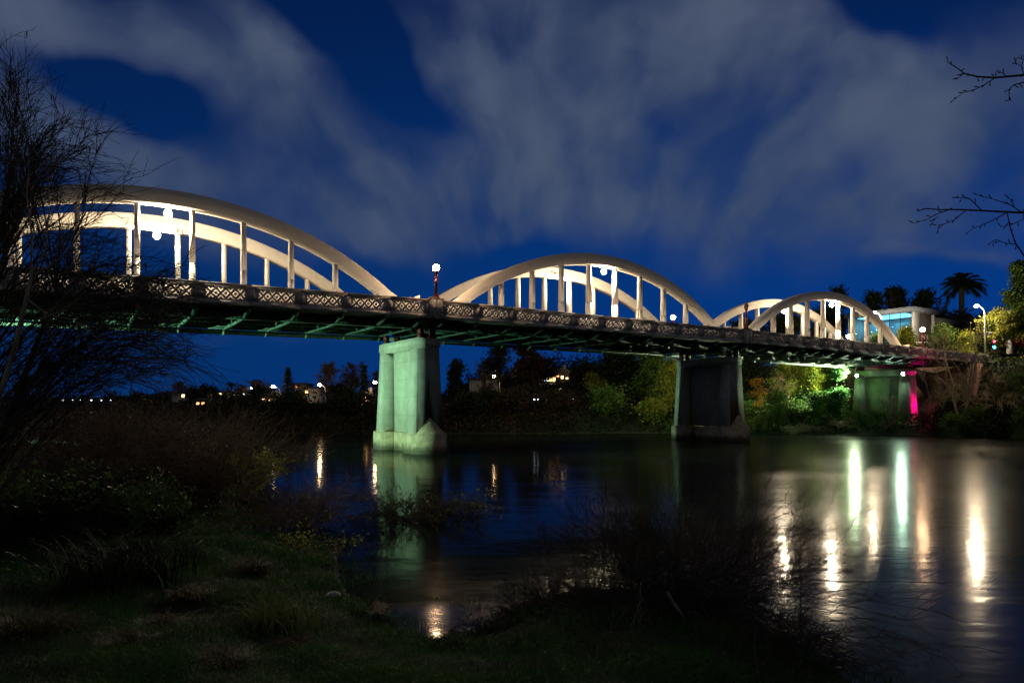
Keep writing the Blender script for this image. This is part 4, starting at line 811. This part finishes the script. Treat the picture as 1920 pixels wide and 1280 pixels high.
twig(mb, [(1888, 398, 0), (1895, 430, 0), (1905, 458, 0), (1922, 482, 0), (1960, 520, 0)], .004, .006); twig(mb, [(1905, 458, 0), (1885, 456, 0), (1868, 449, 0), (1858, 453, 0)], .0035, .002); twig(mb, [(1960, 415, 0), (1920, 410, 0), (1900, 420, 0), (1877, 425, 0)], .004, .002); twig(mb, [(1760, 405, 0), (1752, 412, 0), (1748, 421, 0)], .0025, .0018)
mb.build('lower_branch', mTwig, r)
# grass on the near bank
n = 300000; P = np.column_stack([U(-15, 5, n), 6.3+20*U(0, 1, n)**1.7]); P = P[sdist(P, NEAR) > .12]
k = (P[:, 0] > -P[:, 1]*.8-.5) & (P[:, 0] < P[:, 1]*.6); P = P[k]; hh = (.07+.11*np.clip(lump(P[:, 0], P[:, 1], .7)+.5, 0, 1.4))*U(.6, 1.4, len(P))
o = MB().blades(np.column_stack([P, height(P[:, 0], P[:, 1])-.01]), hh, .9, .003+.00025*P[:, 1], 3).build('grass', gGrass); o['kind'] = 'stuff'

# weeds in the shallows along the bank
n = 60000; P = np.column_stack([U(-9, 5.5, n), U(8, 30, n)]); d = sdist(P, NEAR); k = (d > -1.5) & (d < .5) & (lump(P[:, 0], P[:, 1], .5)+.25*lump(P[:, 0]*3, P[:, 1]*3, .5) > .12+.25*np.clip(-d, 0, 2)); P = P[k]
hh = U(.06, .3, len(P))*(1.1-.4*np.clip(-d[k], 0, 1.5)); o = MB().blades(np.column_stack([P, np.maximum(height(P[:, 0], P[:, 1]), -.03)]), hh, .8, .004+.00022*P[:, 1], 4).build('shore_grass', gGrass); o['kind'] = 'stuff'

for a in (('brown leafy bush between the magenta shrub and the pale trunks', 1784, 752, 95.5, 50, gRust), ('tall olive bush in front of the brick wall', 1800, 716, 97, 50, gMid), ('dull green bush right of the pink lit wall', 1868, 700, 95, 70, gMid), ('brown bush hiding the foot of the brick wall', 1836, 745, 94.5, 60, gRust), ('tall dark bush at the right edge below the traffic light', 1912, 690, 92, 76, gMid)):
    RB(a[0], a[1], a[2], a[3], a[4], leaf=a[5], nleaf=2200, lsize=.3, clear=.03, n1=30, n2=120, jit=.45, trunk=.08, name='bush', cat='bush', twig=mPaleTwig)
RB('pale bare tree arching over the approach parapet', 1765, 640, 96, 90, n1=30, n2=220, n3=900, trunk=.11, rmin=.02, twig=mPaleTwig, bark=mPaleBark, name='bare_tree', stems=2, clear=.2)

for a in (('dark tree behind the yellow lit tree', 1850, 596, 142, 80, gDark), ('dark tree beside the marker stone', 1895, 600, 140, 80, gDark), ('dark leafy tree low behind the sign post', 1822, 618, 138, 60, gDark)):
    T(a[0], a[1], a[2], a[3], a[4], leaf=a[5], nleaf=2600, lsize=.8, clear=.05, n1=30, n2=100, jit=.8)
undergrowth(62, 150, 26, 48, 26000, 4.5, gDark, .5)

# ragged growth along the edge of the near mound
for px, py, H, lab in ((985, 1150, .55, 'low twiggy scrub at the water edge left of the log'), (1035, 1135, .7, 'twiggy scrub growing over the log'), (905, 1185, .4, 'tiny scrub at the inlet shore'), (1120, 1140, .9, 'dark scrub between the log and the bare bush'), (840, 1215, .3, 'lowest sprig of scrub by the bright lamp reflection'), (700, 1165, .35, 'small scrub on the shore right of the pale stone')):
    p = G(px, py); shrub('shore_scrub', lab, p, H, H*1.3, 40, 420, mTwig, .006, .003, gDark, 260, .05, droop=.3, ntw2=500, group='low scrub along the near shore')
#@@END
# ------------------------------------------------------------------ sky
Wd_ = bpy.data.worlds.new('World'); S.world = Wd_; Wd_.use_nodes = True; t = Wd_.node_tree; bg = t.nodes['Background']
tc = t.nodes.new('ShaderNodeTexCoord').outputs['Generated']
sx = t.nodes.new('ShaderNodeSeparateXYZ'); t.links.new(tc, sx.inputs[0])
dy = M(t, 'ADD', M(t, 'ABSOLUTE', sx.outputs[1]), .12)
a = M(t, 'DIVIDE', sx.outputs[0], dy); b = M(t, 'DIVIDE', sx.outputs[2], dy)
cv = t.nodes.new('ShaderNodeCombineXYZ'); t.links.new(a, cv.inputs[0]); t.links.new(b, cv.inputs[1]); AB = cv.outputs[0]
K = 1/1.12
def blob(px, py, rx, ry, rot):
    mp = t.nodes.new('ShaderNodeMapping'); mp.vector_type = 'TEXTURE'; mp.inputs['Location'].default_value = ((px-960)/F*K, (765-py)/F*K, 0)
    mp.inputs['Rotation'].default_value = (0, 0, math.radians(rot)); mp.inputs['Scale'].default_value = (rx/F*K, ry/F*K, 1)
    t.links.new(wv, mp.inputs[0]); ln = t.nodes.new('ShaderNodeVectorMath'); ln.operation = 'LENGTH'; t.links.new(mp.outputs[0], ln.inputs[0])
    r2 = M(t, 'MULTIPLY', ln.outputs['Value'], ln.outputs['Value']); return M(t, 'POWER', 2.718, M(t, 'MULTIPLY', r2, -1.))
# warp so the cloud edges are ragged
nz = t.nodes.new('ShaderNodeTexNoise'); nz.inputs['Scale'].default_value = 3.2; nz.inputs['Detail'].default_value = 4; t.links.new(AB, nz.inputs['Vector'])
wm_ = t.nodes.new('ShaderNodeVectorMath'); wm_.operation = 'MULTIPLY_ADD'; t.links.new(nz.outputs['Color'], wm_.inputs[0]); wm_.inputs[1].default_value = (.16, .16, 0)
sb = t.nodes.new('ShaderNodeVectorMath'); sb.operation = 'ADD'; t.links.new(AB, sb.inputs[0]); sb.inputs[1].default_value = (-.08, -.08, 0); t.links.new(sb.outputs[0], wm_.inputs[2]); wv = wm_.outputs[0]
BL = [(1130, 60, 330, 190, 10, 1.05), (1330, 330, 330, 130, -18, .95), (980, 330, 230, 130, 25, .75), (680, 380, 220, 75, -35, .9), (450, 120, 120, 95, -30, .9), (560, 250, 130, 75, -40, .95), (90, 60, 210, 75, -25, .85), (160, 290, 170, 55, -25, .62), (350, 340, 180, 60, -20, .55), (330, 90, 90, 60, -50, .35), (420, 430, 220, 40, -10, .3),
      (1690, 190, 250, 130, -10, 1.0), (1900, 240, 160, 90, 0, .7), (1560, 410, 260, 50, -3, .7), (1720, 490, 160, 16, 0, .35), (860, 140, 100, 90, -50, .5), (1000, 430, 200, 50, 10, .4), (-300, 200, 260, 140, 0, .6), (2250, 150, 250, 200, 0, .7), (900, -400, 900, 200, 0, .8), (560, 620, 300, 24, 5, .12)]
ac = None
for px, py, rx, ry, rot, w in BL:
    g = M(t, 'MULTIPLY', blob(px, py, rx, ry, rot), w); ac = g if ac is None else M(t, 'ADD', ac, g)
for px, py, rx, ry, rot, w in [(1240, 255, 75, 45, -50, .9), (720, 130, 190, 42, -52, .9), (560, 305, 80, 24, -45, .5), (1640, 40, 130, 50, -20, .6), (600, 50, 140, 60, -40, .4), (230, 190, 160, 45, -25, .6), (910, 480, 170, 50, 10, .7), (1500, 180, 90, 50, -60, .25)]:
    ac = M(t, 'SUBTRACT', ac, M(t, 'MULTIPLY', blob(px, py, rx, ry, rot), w))
# long exposure streaks: the clouds drift towards the horizon, so their trails fan out from there
ws = t.nodes.new('ShaderNodeSeparateXYZ'); t.links.new(wv, ws.inputs[0])
da = M(t, 'SUBTRACT', ws.outputs[0], .04); db = M(t, 'ADD', ws.outputs[1], .08)
th_ = M(t, 'ARCTAN2', da, db); rho = M(t, 'LOGARITHM', M(t, 'ADD', M(t, 'MULTIPLY', da, da), M(t, 'MULTIPLY', db, db)), 2.718)
pv = t.nodes.new('ShaderNodeCombineXYZ'); t.links.new(M(t, 'MULTIPLY', th_, 3.4), pv.inputs[0]); t.links.new(M(t, 'MULTIPLY', rho, .75), pv.inputs[1])
sn = noise(t, pv.outputs[0], 2.3, 3, .45); sn3 = noise(t, wv, 4.4, 4, .5); sn2 = noise(t, AB, 1.1, 3, .5)
tx = M(t, 'ADD', M(t, 'MULTIPLY', ramp(t, sn, .3, .7), .38), M(t, 'MULTIPLY', ramp(t, sn3, .34, .66), .62))
ac = M(t, 'SUBTRACT', 1., M(t, 'POWER', 2.718, M(t, 'MULTIPLY', M(t, 'MAXIMUM', ac, 0.), -1.6)))
cl = M(t, 'MULTIPLY', ac, M(t, 'ADD', .55, M(t, 'MULTIPLY', tx, .85)))
cl = M(t, 'ADD', cl, M(t, 'MULTIPLY', M(t, 'SUBTRACT', sn2, .5), .5))
cl = ramp(t, cl, .04, .98)
# clear sky: brightest blue low on the right, darkest high on the left
lowb = ramp(t, b, .62, -.02); rt = ramp(t, a, -.7, .75)
blue = mixc(t, lowb, (.001, .011, .066), (.0015, .031, .145))
blue = mixc(t, M(t, 'MULTIPLY', M(t, 'MULTIPLY', rt, lowb), .85), blue, (.001, .042, .25))
cc = mixc(t, tx, mixc(t, lowb, (.036, .057, .118), (.026, .053, .125)), mixc(t, lowb, (.080, .104, .168), (.052, .082, .158)))
skyc = mixc(t, cl, blue, cc)
# neutral grey added to the unseen sky overhead and behind, as foreground fill
over = M(t, 'MAXIMUM', ramp(t, b, .75, 1.5), ramp(t, sx.outputs[1], .15, -.25)); skyc = mixc(t, over, skyc, (.040, .042, .052))
# a few stars
vo = t.nodes.new('ShaderNodeTexVoronoi'); vo.inputs['Scale'].default_value = 26; t.links.new(tc, vo.inputs['Vector'])
cs = t.nodes.new('ShaderNodeSeparateColor'); t.links.new(vo.outputs['Color'], cs.inputs[0])
st = M(t, 'MULTIPLY', M(t, 'LESS_THAN', vo.outputs['Distance'], .022), M(t, 'GREATER_THAN', cs.outputs[0], .965))
skyc = mixc(t, M(t, 'MULTIPLY', st, M(t, 'SUBTRACT', 1., cl)), skyc, (.5, .6, .7))
t.links.new(skyc, bg.inputs[0]); bg.inputs[1].default_value = 1.
# weak sun lamp added behind the camera to fill the near bank
sl = bpy.data.lights.new('fill_sun', 'SUN'); sl.energy = .03; sl.angle = math.radians(8); sl.color = (.92, .94, 1.)
so = bpy.data.objects.new('fill_sun', sl); COL.objects.link(so); so.rotation_euler = (math.radians(58), 0, math.radians(-35))
# ------------------------------------------------------------------ camera
cd = bpy.data.cameras.new('camera'); cam = bpy.data.objects.new('camera', cd); COL.objects.link(cam)
cam.location = (0, 0, CAMH); cam.rotation_euler = (math.pi/2, 0, 0); cd.lens = 24; cd.sensor_width = 36; cd.sensor_fit = 'HORIZONTAL'
cd.shift_y = 125/1920; cd.clip_end = 5000; cd.clip_start = .1; S.camera = cam
vs = S.view_settings; vs.view_transform = 'Standard'; vs.look = 'None'; vs.exposure = 0; vs.gamma = 1
S.cycles.use_denoising = True; S.cycles.max_bounces = 6; S.cycles.diffuse_bounces = 3; S.cycles.glossy_bounces = 3; S.cycles.transmission_bounces = 4
S.cycles.sample_clamp_indirect = 6; S.cycles.caustics_reflective = False; S.cycles.caustics_refractive = False
